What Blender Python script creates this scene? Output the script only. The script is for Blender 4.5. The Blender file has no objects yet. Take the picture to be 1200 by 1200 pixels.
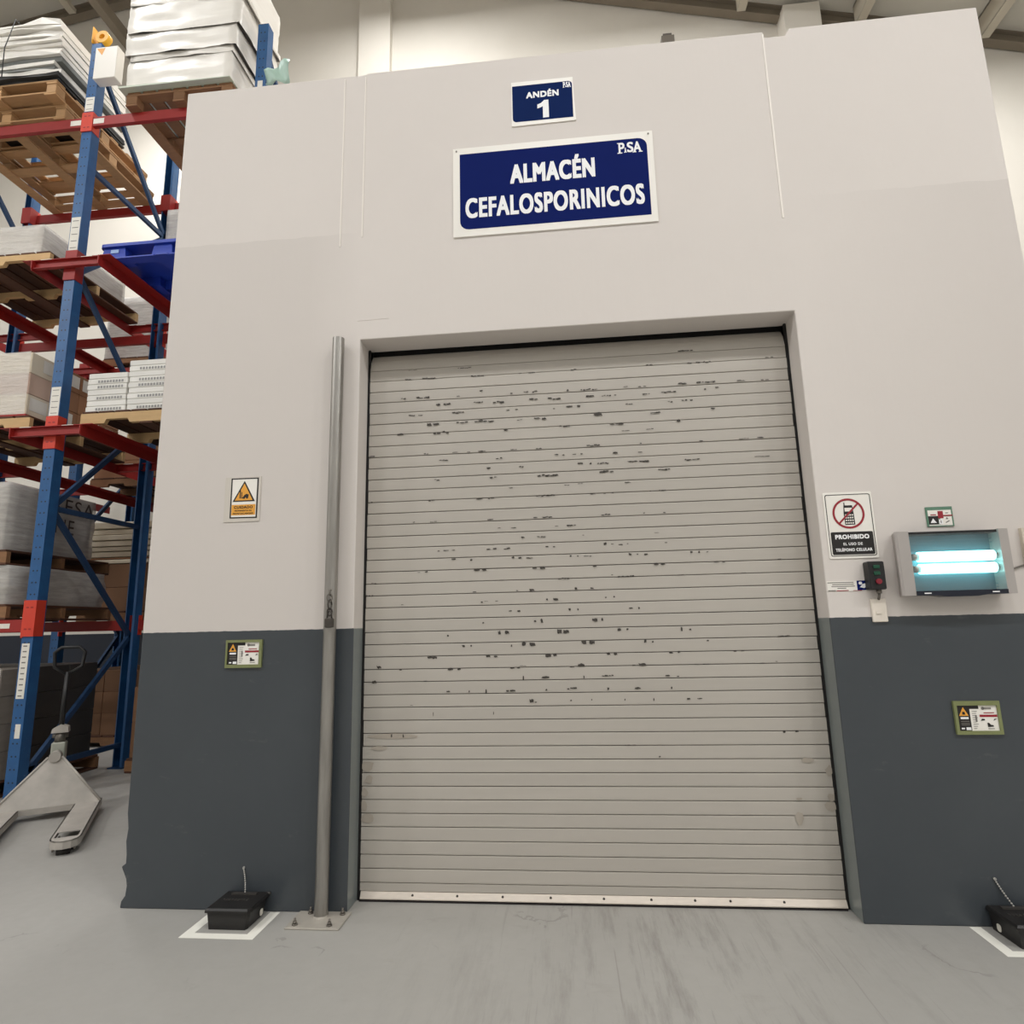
import bpy, math, random
from mathutils import Vector, Matrix, noise
rnd = random.Random(7)
sc = bpy.context.scene
COL = sc.collection

# ------------------------------------------------------------------ camera
cam_d = bpy.data.cameras.new('camera')
cam_d.sensor_width = 36.0
cam_d.lens = 36.0 * 720.89 / 1200.0
cam_d.clip_end = 200
cam = bpy.data.objects.new('camera', cam_d)
COL.objects.link(cam)
yaw, pitch, roll = 0.0937, 0.1807, -0.0225
fw = Vector((-math.sin(yaw) * math.cos(pitch), math.cos(yaw) * math.cos(pitch), math.sin(pitch)))
r0 = Vector((math.cos(yaw), math.sin(yaw), 0)); u0 = r0.cross(fw)
rt = math.cos(roll) * r0 + math.sin(roll) * u0
up = -math.sin(roll) * r0 + math.cos(roll) * u0
mw = Matrix((rt, up, -fw)).transposed().to_4x4()
mw.translation = Vector((1.1073, -3.0737, 1.3112))
cam.matrix_world = mw
sc.camera = cam

# ------------------------------------------------------------------ world, lamps, exposure
sc.view_settings.view_transform = 'Standard'
sc.view_settings.look = 'None'
sc.view_settings.gamma = 1.0
sc.view_settings.exposure = 0.0
sc.view_settings.use_curve_mapping = False
wd = bpy.data.worlds.new('hall_air'); sc.world = wd
wd.use_nodes = True
wd.node_tree.nodes['Background'].inputs[0].default_value = (1.0, 0.96, 0.9, 1)
wd.node_tree.nodes['Background'].inputs[1].default_value = 0.02

def area(name, loc, size, power, color=(1.0, 1.0, 1.0), rot=(0, 0, 0), sy=None):
    l = bpy.data.lights.new(name, 'AREA')
    l.shape = 'RECTANGLE'; l.size = size; l.size_y = sy or size
    l.energy = power; l.color = color
    o = bpy.data.objects.new(name, l); o.location = loc; o.rotation_euler = rot
    COL.objects.link(o)
    return o
LP = 0.405
# rows of ceiling lamps over the aisle in front of the dock wall
for x, pw in ((-9.2, 900), (-4.2, 500), (1.2, 560), (5.6, 600), (9.6, 1200)):
    area('ceiling_lamp', (x, -5.6, 9.4 if abs(x) > 8 else 10.0), 1.2, LP * pw, sy=0.5)
    area('ceiling_lamp', (x, -10.5, 9.4), 1.3, LP * 170)
# lamps behind, over the racks and over the roof of the dock room
for loc, pw in (((-4.6, 0.2, 10.0), 300), ((-4.5, 3.5, 10.4), 600), ((-1.0, 3.4, 11.6), 470), ((2.6, 3.2, 10.9), 330), ((6.6, 3.0, 9.6), 520)):
    area('ceiling_lamp', loc, 0.8, LP * pw)

# ------------------------------------------------------------------ helpers
def lin(c):
    return tuple(((v / 255.0) / 12.92 if v / 255.0 <= 0.04045 else ((v / 255.0 + 0.055) / 1.055) ** 2.4) for v in c) + (1.0,)

class NT:
    def __init__(s, m):
        m.use_nodes = True
        s.t = m.node_tree; s.n = s.t.nodes; s.b = s.n['Principled BSDF']
    def new(s, typ, **kw):
        n = s.n.new(typ)
        for k, v in kw.items(): setattr(n, k, v)
        return n
    def link(s, a, b): s.t.links.new(a, b)
    def math(s, op, a, b=None, c=None, clamp=False):
        n = s.new('ShaderNodeMath', operation=op); n.use_clamp = clamp
        for i, v in enumerate((a, b, c)):
            if v is None: continue
            if isinstance(v, (int, float)): n.inputs[i].default_value = v
            else: s.link(v, n.inputs[i])
        return n.outputs[0]
    def mix(s, fac, a, b, blend='MIX'):
        n = s.new('ShaderNodeMix', data_type='RGBA', blend_type=blend)
        for sock, v in ((n.inputs[0], fac), (n.inputs[6], a), (n.inputs[7], b)):
            if isinstance(v, (int, float)): sock.default_value = v
            elif isinstance(v, tuple): sock.default_value = v
            else: s.link(v, sock)
        return n.outputs[2]
    def noise(s, vec, scale, detail=3, rough=0.55):
        n = s.new('ShaderNodeTexNoise'); n.inputs['Scale'].default_value = scale
        n.inputs['Detail'].default_value = detail; n.inputs['Roughness'].default_value = rough
        if vec is not None: s.link(vec, n.inputs['Vector'])
        return n.outputs['Fac']
    def mapped(s, vec, scale):
        n = s.new('ShaderNodeMapping'); n.inputs['Scale'].default_value = scale
        s.link(vec, n.inputs['Vector']); return n.outputs[0]
    def ramp(s, fac, p0, p1, c0=(0, 0, 0, 1), c1=(1, 1, 1, 1)):
        n = s.new('ShaderNodeValToRGB')
        n.color_ramp.elements[0].position = p0; n.color_ramp.elements[1].position = p1
        n.color_ramp.elements[0].color = c0; n.color_ramp.elements[1].color = c1
        s.link(fac, n.inputs[0]); return n.outputs[0]
    def coord(s, which='Object'):
        return s.new('ShaderNodeTexCoord').outputs[which]
    def bump(s, h, strength=0.2, dist=0.002):
        n = s.new('ShaderNodeBump'); n.inputs['Strength'].default_value = strength
        n.inputs['Distance'].default_value = dist
        s.link(h, n.inputs['Height']); s.link(n.outputs[0], s.b.inputs['Normal'])

MATS = {}
def mat(name, c, rough=0.6, metal=0.0, var=0.08, scale=6.0, stretch=(1, 1, 1), bump=0.0, bscale=40, spec=0.5, rnd_obj=0.0):
    if name in MATS: return MATS[name]
    m = bpy.data.materials.new(name); t = NT(m)
    base = lin(c); v = t.mapped(t.coord(), stretch)
    f = t.noise(v, scale)
    lo = tuple(x * (1 - var) for x in base[:3]) + (1,); hi = tuple(min(1, x * (1 + var)) for x in base[:3]) + (1,)
    colr = t.mix(f, lo, hi)
    if rnd_obj:
        r = t.new('ShaderNodeObjectInfo').outputs['Random']
        k = t.math('MULTIPLY_ADD', r, rnd_obj * 2, 1 - rnd_obj)
        n = t.new('ShaderNodeVectorMath', operation='SCALE'); t.link(colr, n.inputs[0]); t.link(k, n.inputs['Scale'])
        colr = n.outputs[0]
    t.link(colr, t.b.inputs['Base Color'])
    t.b.inputs['Roughness'].default_value = rough; t.b.inputs['Metallic'].default_value = metal
    t.b.inputs['Specular IOR Level'].default_value = spec
    if bump: t.bump(t.noise(v, bscale, 4), bump)
    MATS[name] = m
    return m

def emit(name, c, power):
    m = bpy.data.materials.new(name); t = NT(m)
    t.b.inputs['Base Color'].default_value = (0.9, 0.95, 0.95, 1)
    t.b.inputs['Emission Color'].default_value = c; t.b.inputs['Emission Strength'].default_value = power
    return m

class MB:
    """collects boxes, tubes and prisms into ONE mesh"""
    def __init__(s): s.v = []; s.f = []; s.m = []; s.mi = 0; s.sm = []; s.smooth = False
    def add(s, vs, fs):
        o = len(s.v); s.v += [tuple(p) for p in vs]
        for f in fs: s.f.append([o + i for i in f]); s.m.append(s.mi); s.sm.append(s.smooth)
        return s
    def box(s, x0, x1, y0, y1, z0, z1):
        return s.add([(x0, y0, z0), (x1, y0, z0), (x1, y1, z0), (x0, y1, z0), (x0, y0, z1), (x1, y0, z1), (x1, y1, z1), (x0, y1, z1)],
                     [(3, 2, 1, 0), (4, 5, 6, 7), (0, 1, 5, 4), (1, 2, 6, 5), (2, 3, 7, 6), (3, 0, 4, 7)])
    def cbox(s, x0, x1, y0, y1, z0, z1, c=0.004):
        """box with chamfered vertical and top/bottom edges (two chamfer rings)"""
        def ring(z, k):
            a, b, p, q = x0 + k, x1 - k, y0 + k, y1 - k
            d = c
            return [(a + d, p, z), (b - d, p, z), (b, p + d, z), (b, q - d, z), (b - d, q, z), (a + d, q, z), (a, q - d, z), (a, p + d, z)]
        vs = ring(z0, c) + ring(z0 + c, 0) + ring(z1 - c, 0) + ring(z1, c)
        fs = [tuple(reversed(range(8)))]
        for k in range(3):
            for i in range(8):
                j = (i + 1) % 8
                fs.append((k * 8 + i, k * 8 + j, (k + 1) * 8 + j, (k + 1) * 8 + i))
        fs.append(tuple(range(24, 32)))
        return s.add(vs, fs)
    def prism(s, poly, a, b, axis='y'):
        """extrude a 2d polygon; axis y: poly in (x,z); axis z: (x,y); axis x: (y,z)"""
        n = len(poly)
        def P(p, t):
            return {'y': (p[0], t, p[1]), 'z': (p[0], p[1], t), 'x': (t, p[0], p[1])}[axis]
        vs = [P(p, a) for p in poly] + [P(p, b) for p in poly]
        fs = [tuple(range(n)), tuple(reversed(range(n, 2 * n)))] + [(i, n + i, n + (i + 1) % n, (i + 1) % n) for i in range(n)]
        return s.add(vs, fs)
    def tube(s, pts, r, n=8, cap=True):
        pts = [Vector(p) for p in pts]; rs = r if isinstance(r, (list, tuple)) else [r] * len(pts)
        vs = []; prev = None
        for i, p in enumerate(pts):
            d = (pts[min(i + 1, len(pts) - 1)] - pts[max(i - 1, 0)]).normalized()
            if prev is None: a = d.orthogonal().normalized()
            else:
                a = prev - d * prev.dot(d); a = a.normalized() if a.length > 1e-6 else d.orthogonal().normalized()
            prev = a; b = d.cross(a)
            vs += [p + (a * math.cos(2 * math.pi * k / n) + b * math.sin(2 * math.pi * k / n)) * rs[i] for k in range(n)]
        fs = []
        for i in range(len(pts) - 1):
            for k in range(n):
                j = (k + 1) % n
                fs.append((i * n + k, i * n + j, (i + 1) * n + j, (i + 1) * n + k))
        old = s.smooth
        s.smooth = True; s.add(vs, fs); s.smooth = old
        if cap:
            o = len(s.v) - len(vs)
            s.f.append([o + k for k in reversed(range(n))]); s.m.append(s.mi); s.sm.append(False)
            s.f.append([o + (len(pts) - 1) * n + k for k in range(n)]); s.m.append(s.mi); s.sm.append(False)
        return s
    def bar(s, p, q, w, h, side=(1, 0, 0)):
        """rectangular bar from p to q; w along side, h across"""
        p, q = Vector(p), Vector(q); d = (q - p).normalized(); a = Vector(side); a = (a - d * a.dot(d)).normalized(); b = d.cross(a)
        vs = [e + a * i * w / 2 + b * j * h / 2 for e in (p, q) for i, j in ((-1, -1), (1, -1), (1, 1), (-1, 1))]
        return s.add(vs, [(3, 2, 1, 0), (4, 5, 6, 7), (0, 1, 5, 4), (1, 2, 6, 5), (2, 3, 7, 6), (3, 0, 4, 7)])
    def mesh(s, name, mats):
        me = bpy.data.meshes.new(name)
        me.from_pydata(s.v, [], s.f)
        for m in (mats if isinstance(mats, (list, tuple)) else [mats]): me.materials.append(m)
        me.polygons.foreach_set('material_index', s.m)
        me.polygons.foreach_set('use_smooth', s.sm)
        me.update()
        import bmesh
        bm = bmesh.new(); bm.from_mesh(me); bmesh.ops.recalc_face_normals(bm, faces=bm.faces[:]); bm.to_mesh(me); bm.free()
        return me
    def build(s, name, mats, parent=None, loc=(0, 0, 0)):
        return link(name, s.mesh(name, mats), parent, loc)

def link(name, me, parent=None, loc=(0, 0, 0), rz=0.0):
    o = bpy.data.objects.new(name, me); COL.objects.link(o)
    o.location = loc; o.rotation_euler = (0, 0, rz)
    if parent is not None: o.parent = parent
    return o

def tag(o, label, cat, group=None):
    o['label'] = label; o['category'] = cat
    if group: o['group'] = group
    return o
def thing(name, label, cat, loc=(0, 0, 0), group=None, rz=0.0):
    o = bpy.data.objects.new(name, None); COL.objects.link(o); o.empty_display_size = 0.1
    o.location = loc; o.rotation_euler = (0, 0, rz)
    return tag(o, label, cat, group)
def structure(o): o['kind'] = 'structure'; return o
def stuff(o): o['kind'] = 'stuff'; return o

_tc = {}
def text_mesh(txt, bold=0.0):
    k = (txt, bold)
    if k not in _tc:
        cu = bpy.data.curves.new('lettering', 'FONT'); cu.body = txt; cu.size = 1.0; cu.offset = bold; cu.fill_mode = 'FRONT'; cu.space_character = 1.12
        cu.resolution_u = 5
        ob = bpy.data.objects.new('lettering', cu); COL.objects.link(ob)
        dg = bpy.context.evaluated_depsgraph_get(); dg.update()
        me = bpy.data.meshes.new_from_object(ob.evaluated_get(dg))
        vs = [tuple(v.co) for v in me.vertices]; fs = [tuple(p.vertices) for p in me.polygons]
        bpy.data.objects.remove(ob); bpy.data.curves.remove(cu); bpy.data.meshes.remove(me)
        _tc[k] = (vs, fs)
    return _tc[k]
def text_into(mb, txt, x0, x1, z0, z1, y, bold=0.0):
    """flat print on a wall facing -y, fitted into a rectangle"""
    vs, fs = text_mesh(txt)
    a0 = min(v[0] for v in vs); a1 = max(v[0] for v in vs); b0 = min(v[1] for v in vs); b1 = max(v[1] for v in vs)
    kz = (z1 - z0) / (b1 - b0); e = bold * (z1 - z0) if bold else 0.0   # stroke gain, as a share of the letter height
    kx = (x1 - x0 - 2 * e) / (a1 - a0); kz = (z1 - z0 - 2 * e) / (b1 - b0)
    offs = [(0, 0)] if not bold else [(dx * e, dz * e) for dx, dz in ((-1, -1), (1, -1), (1, 1), (-1, 1), (0, 0), (-1, 0), (1, 0))]
    for n, (dx, dz) in enumerate(offs):
        mb.add([(x0 + e + (v[0] - a0) * kx + dx, y - 0.00002 * n, z0 + e + (v[1] - b0) * kz + dz) for v in vs], fs)
    return mb
def quad(mb, x0, x1, z0, z1, y):
    return mb.add([(x0, y, z0), (x1, y, z0), (x1, y, z1), (x0, y, z1)], [(0, 1, 2, 3)])
def rrect(x0, x1, z0, z1, r, n=5, corners=(1, 1, 1, 1)):
    """corners: bottom-left, bottom-right, top-right, top-left rounded?"""
    P = []
    for (cx, cz, a), c, (px, pz) in zip(((x0 + r, z0 + r, 180), (x1 - r, z0 + r, 270), (x1 - r, z1 - r, 0), (x0 + r, z1 - r, 90)), corners,
                                        ((x0, z0), (x1, z0), (x1, z1), (x0, z1))):
        if c:
            for i in range(n + 1):
                t = math.radians(a + 90 * i / n); P.append((cx + r * math.cos(t), cz + r * math.sin(t)))
        else: P.append((px, pz))
    return P
def flat(mb, poly, y):
    return mb.add([(p[0], y, p[1]) for p in poly], [tuple(range(len(poly)))])

# ------------------------------------------------------------------ key sizes
W, H, D = 2.31, 2.874, 0.14          # shutter opening width, height, depth of the reveal
XL, XR, ZT, ZD = -1.136, 3.447, 4.584, 1.309   # dock room wall edges, top, dado height
YW = 5.6                              # hall back wall

# ------------------------------------------------------------------ materials of the setting
def wall_material():
    m = bpy.data.materials.new('painted_plaster'); t = NT(m)
    c = t.coord(); sx = t.new('ShaderNodeSeparateXYZ'); t.link(c, sx.inputs[0])
    x, z = sx.outputs[0], sx.outputs[2]
    white = lin((215, 208, 202)); old = lin((206, 199, 193)); grey = lin((92, 97, 98))
    n1 = t.noise(c, 2.2, 5, 0.6); n2 = t.noise(t.mapped(c, (9, 9, 0.8)), 2.0, 3)
    # the lower coat of white stops at 3.53 m, outside the strip over the doorway
    wob = t.math('MULTIPLY_ADD', t.noise(t.mapped(c, (2, 2, 0.2)), 3.0), 0.03, 3.515)
    low = t.math('LESS_THAN', z, wob)
    out = t.math('MAXIMUM', t.ramp(t.math('MULTIPLY', x, -1.0), 0.0, 0.3), t.math('MULTIPLY', t.math('SUBTRACT', x, 2.4), 1.1, clamp=True), clamp=True)
    wcol = t.mix(t.math('MULTIPLY', low, out), white, old)
    wcol = t.mix(t.math('MULTIPLY', n1, 0.25), wcol, lin((200, 193, 187)))
    g = t.mix(n1, lin((58, 63, 68)), lin((69, 74, 78)))
    g = t.mix(t.ramp(t.noise(t.mapped(c, (1, 1, 2.5)), 5, 5, 0.7), 0.62, 0.78), g, lin((88, 91, 91)))
    # the reveals carry a lighter coat of grey, lifted further for light missing there
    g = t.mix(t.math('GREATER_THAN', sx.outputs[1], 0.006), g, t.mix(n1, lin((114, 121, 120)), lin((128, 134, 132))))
    edge = t.math('MULTIPLY_ADD', t.noise(c, 30), 0.006, ZD - 0.003)
    isg = t.math('LESS_THAN', z, edge)
    t.link(t.mix(isg, wcol, g), t.b.inputs['Base Color'])
    t.link(t.math('MULTIPLY_ADD', isg, -0.34, 0.62), t.b.inputs['Roughness'])
    t.bump(t.math('ADD', t.noise(c, 7, 4), t.math('MULTIPLY', n2, 0.5)), 0.12, 0.01)
    return m
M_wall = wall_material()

def back_wall_material():
    m = bpy.data.materials.new('hall_wall_paint'); t = NT(m)
    c = t.coord(); sx = t.new('ShaderNodeSeparateXYZ'); t.link(c, sx.inputs[0])
    n1 = t.noise(c, 1.3, 5, 0.6)
    w = t.mix(n1, lin((212, 206, 195)), lin((222, 217, 207)))
    d = lin((36, 41, 52))
    t.link(t.mix(t.math('LESS_THAN', sx.outputs[2], ZD), w, d), t.b.inputs['Base Color'])
    t.b.inputs['Roughness'].default_value = 0.75
    t.bump(t.noise(c, 9, 4), 0.1, 0.01)
    return m
M_back = back_wall_material()

def floor_material():
    m = bpy.data.materials.new('sealed_concrete'); t = NT(m)
    c = t.coord()
    n1 = t.noise(c, 0.9, 6, 0.6); n2 = t.noise(c, 14, 5, 0.65)
    col = t.mix(n1, lin((158, 156, 151)), lin((173, 171, 166)))
    col = t.mix(t.math('MULTIPLY', n2, 0.35), col, lin((150, 146, 140)))
    # tyre scuffs running out of the doorway, worn into the coating
    sx = t.new('ShaderNodeSeparateXYZ'); t.link(c, sx.inputs[0])
    band = t.math('SUBTRACT', 1.0, t.math('ABSOLUTE', t.math('MULTIPLY', t.math('SUBTRACT', sx.outputs[0], 1.5), 0.75)), clamp=True)
    rot = t.new('ShaderNodeMapping'); rot.inputs['Rotation'].default_value = (0, 0, 0.25); rot.inputs['Scale'].default_value = (9, 1.0, 1)
    t.link(c, rot.inputs['Vector'])
    s1 = t.ramp(t.noise(rot.outputs[0], 1.6, 6, 0.7), 0.5, 0.72)
    col = t.mix(t.math('MULTIPLY', t.math('MULTIPLY', s1, band), 0.75), col, lin((118, 114, 109)))
    rot2 = t.new('ShaderNodeMapping'); rot2.inputs['Rotation'].default_value = (0, 0, 0.12); rot2.inputs['Scale'].default_value = (34, 0.9, 1)
    t.link(c, rot2.inputs['Vector'])
    s3 = t.ramp(t.noise(rot2.outputs[0], 1.2, 4, 0.6), 0.62, 0.7)
    col = t.mix(t.math('MULTIPLY', t.math('MULTIPLY', s3, band), 0.5), col, lin((112, 107, 102)))
    s2 = t.ramp(t.noise(t.mapped(c, (1.5, 3, 1)), 2.2, 6, 0.72), 0.6, 0.75)
    col = t.mix(t.math('MULTIPLY', s2, 0.35), col, lin((140, 134, 128)))
    # hair cracks
    v = t.new('ShaderNodeTexVoronoi', feature='DISTANCE_TO_EDGE'); v.inputs['Scale'].default_value = 0.55
    dv = t.new('ShaderNodeVectorMath', operation='ADD'); t.link(c, dv.inputs[0])
    nn = t.new('ShaderNodeTexNoise'); nn.inputs['Scale'].default_value = 2.5; nn.inputs['Detail'].default_value = 6; t.link(c, nn.inputs['Vector'])
    t.link(nn.outputs['Color'], dv.inputs[1]); t.link(dv.outputs[0], v.inputs['Vector'])
    cr = t.math('MULTIPLY', t.math('LESS_THAN', v.outputs['Distance'], 0.004), t.ramp(t.noise(c, 1.7), 0.55, 0.6))
    col = t.mix(t.math('MULTIPLY', cr, 0.3), col, lin((95, 92, 88)))
    t.link(col, t.b.inputs['Base Color'])
    t.link(t.math('MULTIPLY_ADD', n2, 0.2, 0.38), t.b.inputs['Roughness'])
    t.bump(n2, 0.05, 0.003)
    return m
M_floor = floor_material()

M_roof = mat('roof_sheet', (194, 190, 179), 0.7, var=0.05, scale=1.5)
M_purlin = mat('purlin_paint', (180, 172, 156), 0.6, var=0.08, scale=4)
M_rafter = mat('rafter_paint', (126, 116, 101), 0.7, var=0.1, scale=3)
M_wtrim = mat('white_bead', (236, 230, 222), 0.5, var=0.03)

# ------------------------------------------------------------------ the setting
structure(MB().box(-11, 11, -13, YW, -0.1, 0.0).build('floor', M_floor))
structure(MB().box(-11, 11, YW, YW + 0.2, 0, 13.6).build('wall_back', M_back))
M_far = mat('far_wall_paint', (200, 198, 194), 0.8, var=0.15, scale=1.5)
structure(MB().box(-11.2, -11, -13, YW, 0, 13.6).build('wall_left', M_far))
structure(MB().box(11, 11.2, -13, YW, 0, 13.6).build('wall_right', M_far))
structure(MB().box(-11, 11, -13.2, -13, 0, 13.6).build('wall_rear', M_far))
# gabled roof: the ridge falls both ways
RX, RZ, SL, SR = -3.73, 13.175, 0.18, 0.276
def roof_z(x): return RZ - (SL * (RX - x) if x < RX else SR * (x - RX))
cl = MB()
xs = [-11.2, RX, 11.2]
cl.add([(x, y, roof_z(x) + dz) for dz in (0, 0.06) for y in (-13.2, YW + 0.2) for x in xs],
       [(0, 1, 4, 3), (1, 2, 5, 4), (6, 9, 10, 7), (7, 10, 11, 8), (0, 6, 7, 1), (1, 7, 8, 2), (3, 4, 10, 9), (4, 5, 11, 10), (0, 3, 9, 6), (2, 8, 11, 5)])
ceiling = structure(cl.build('ceiling', M_roof))
PUR = [-9.0, -7.36, -5.7, -4.0, -2.4, -0.8, 0.9, 2.5, 4.1, 5.82, 7.54, 9.3]
for x in PUR:   # C-purlins under the roof sheets
    z = roof_z(x) - 0.001
    p = MB(); p.box(x - 0.06, x - 0.045, -13, YW - 0.26, z - 0.31, z); p.box(x - 0.06, x + 0.07, -13, YW - 0.26, z - 0.32, z - 0.30); p.box(x - 0.06, x + 0.07, -13, YW - 0.26, z - 0.02, z + 0.0)
    p.box(x + 0.055, x + 0.07, -13, YW - 0.26, z - 0.30, z - 0.24)
    p.build('purlin', M_purlin, ceiling)
for y0 in (YW - 0.16, YW - 5.4):   # rafters following the gable
    for xa, xb in ((-11, RX), (RX, 11)):
        za, zb = roof_z(xa) - 0.001, roof_z(xb) - 0.001
        b = MB()
        for w, h0, h1 in ((0.07, 0, 0.02), (0.012, 0.02, 0.18), (0.07, 0.18, 0.20)):
            b.prism([(xa, za - h1), (xb, zb - h1), (xb, zb - h0), (xa, za - h0)], y0 + 0.07 - w, y0 + 0.07 + w, 'y')
        b.build('rafter', M_rafter, ceiling)
MB().box(-6.34, -6.2, -6, YW - 0.001, 11.42, 11.62).build('tie_beam', M_rafter, ceiling)
for k, x in enumerate((-1.85, 4.99)):   # pilasters on the hall wall
    structure(MB().box(x - 0.27, x + 0.27, YW - (0.14, 0.30)[k], YW, 0, roof_z(x) - (0.24, 0.09)[k]).build('trim_%d' % (k + 1), M_back))

# dock room: front wall with the doorway, chipped at its left foot
left_edge = [(XL, 0.0), (XL + 0.004, 0.03), (XL + 0.022, 0.055), (XL + 0.026, 0.10), (XL + 0.02, 0.13), (XL + 0.002, 0.165), (XL - 0.008, 0.185), (XL + 0.012, 0.20),
             (XL + 0.012, 0.24), (XL + 0.004, 0.30), (XL + 0.01, 0.36), (XL, 0.43), (XL, ZT)]
poly = [(0, 0), (0, H), (W, H), (W, 0), (XR, 0), (XR, ZT + 0.012), (2.453, ZT + 0.006), (2.425, ZT - 0.038), (W - 0.004, ZT - 0.038), (W - 0.004, ZT + 0.002), (0, ZT + 0.008), (0, ZT - 0.002)] + list(reversed(left_edge))
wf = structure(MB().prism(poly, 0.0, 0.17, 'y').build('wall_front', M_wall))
bv = wf.modifiers.new('soft_edges', 'BEVEL'); bv.width = 0.014; bv.segments = 3; bv.limit_method = 'ANGLE'; bv.angle_limit = math.radians(60)
structure(MB().box(XL, XL + 0.15, 0.17, YW, 0, ZT).build('wall_front_left', M_wall))
structure(MB().box(XR - 0.15, XR, 0.17, YW, 0, ZT).build('wall_front_right', M_wall))
structure(MB().box(XL + 0.15, XR - 0.15, 0.17, YW, ZT - 0.14, ZT - 0.04).build('ceiling_dock', M_wall))
for x, w, z0 in ((-0.132, 0.006, 3.45), (-0.004, 0.006, 3.5), (W - 0.006, 0.009, 3.41)):   # beads on the column edges, whitened for the light those edges catch
    MB().prism([(x - w / 2, z0), (x + w / 2, z0), (x + w / 2, ZT - 0.02), (x - w / 2, ZT - 0.02)], -0.004, 0.001, 'y').build('edge_bead', M_wtrim, wf)
# faint mortar edge over the doorway
MB().prism([(-0.02, 2.985), (0.16, 2.99), (0.16, 2.993), (-0.02, 2.99)], -0.0015, 0.001, 'y').build('plaster_ridge', M_wall, wf)

# ------------------------------------------------------------------ roller shutter
M_slat = mat('shutter_paint', (178, 172, 163), 0.5, var=0.05, scale=3.0, stretch=(0.6, 1, 8), bump=0.05, bscale=12, rnd_obj=0.03)
M_gap = mat('black_gap', (22, 20, 19), 0.9)
M_alu = mat('worn_aluminium', (214, 204, 192), 0.42, 0.35, var=0.12, scale=20, stretch=(1, 1, 4))
M_rubber = mat('black_rubber', (34, 28, 28), 0.8)
M_chip = mat('bare_dark_metal', (62, 57, 52), 0.7, var=0.2, scale=60)
M_smear = mat('grime_smear', (166, 157, 145), 0.7, var=0.12, scale=18)
PITCH, Z0, NS = 0.0635, 0.080, 44
door = structure(thing('door_1', 'closed off-white roller shutter with scraped horizontal slats in the doorway', 'door', (0, D, 0)))
del door['category']
prof = [(0.0, 0.0), (-0.0068, 0.0006), (-0.0082, 0.0022), (-0.0086, 0.006), (-0.0089, 0.030), (-0.0086, 0.056), (-0.0080, 0.0602), (-0.0055, 0.0609), (0.0, 0.0610), (0.006, 0.0610), (0.006, 0.0)]
sl = MB().prism([(y + 0.009, z) for y, z in prof], 0.012, W - 0.012, 'x')
sme = sl.mesh('slat', M_slat)
for i in range(NS):
    o = link('slat', sme, door, (rnd.uniform(-0.004, 0.004), 0.002 + rnd.uniform(-0.0012, 0.0012), Z0 + i * PITCH))
    if i >= NS - 2:   # the head of the curtain curls back towards its roll
        k = i - (NS - 2)
        o.rotation_euler = (-(0.25, 0.62)[k], 0, 0); o.location.y += (0.0, 0.016)[k]; o.location.z -= (0.0, 0.003)[k]
bk = MB(); bk.box(0.0, W, 0.013, 0.03, 0.0, H - 0.14); bk.prism([(0.013, H - 0.14), (0.075, H - 0.06), (0.075, H + 0.15), (0.09, H + 0.15), (0.09, H - 0.06), (0.03, H - 0.14)], 0.0, W, 'x'); bk.box(0.0, W, 0.031, 0.075, H + 0.13, H + 0.15); bk.build('backing', M_gap, door)
for x in (0.0005, W - 0.0125): MB().box(x, x + 0.012, -0.002, 0.012, 0.0, H).build('guide_rail', M_gap, door)
br = MB(); br.mi = 0; br.box(0.014, W - 0.014, -0.002, 0.012, 0.044, Z0 - 0.002); br.mi = 1
br.prism([(0.012, 0.006), (-0.008, 0.006), (-0.02, 0.012), (-0.02, 0.016), (-0.006, 0.042), (0.012, 0.042)], 0.02, W - 0.014, 'x')
br.build('bottom_bar', [M_slat, M_alu], door)
MB().box(0.014, W - 0.014, -0.017, 0.012, 0.0, 0.006).build('rubber_seal', M_rubber, door)
bolt = MB(); bolt.tube([(0, -0.001, 0), (0, 0.006, 0)], 0.006, 6); bme = bolt.mesh('bolt', M_chip)
for x in (0.28, 0.5, 0.72, 0.95, 1.2, 1.42, 1.62, 1.78, 2.02): link('bolt', bme, door, (x, -0.0135, 0.03))
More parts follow.
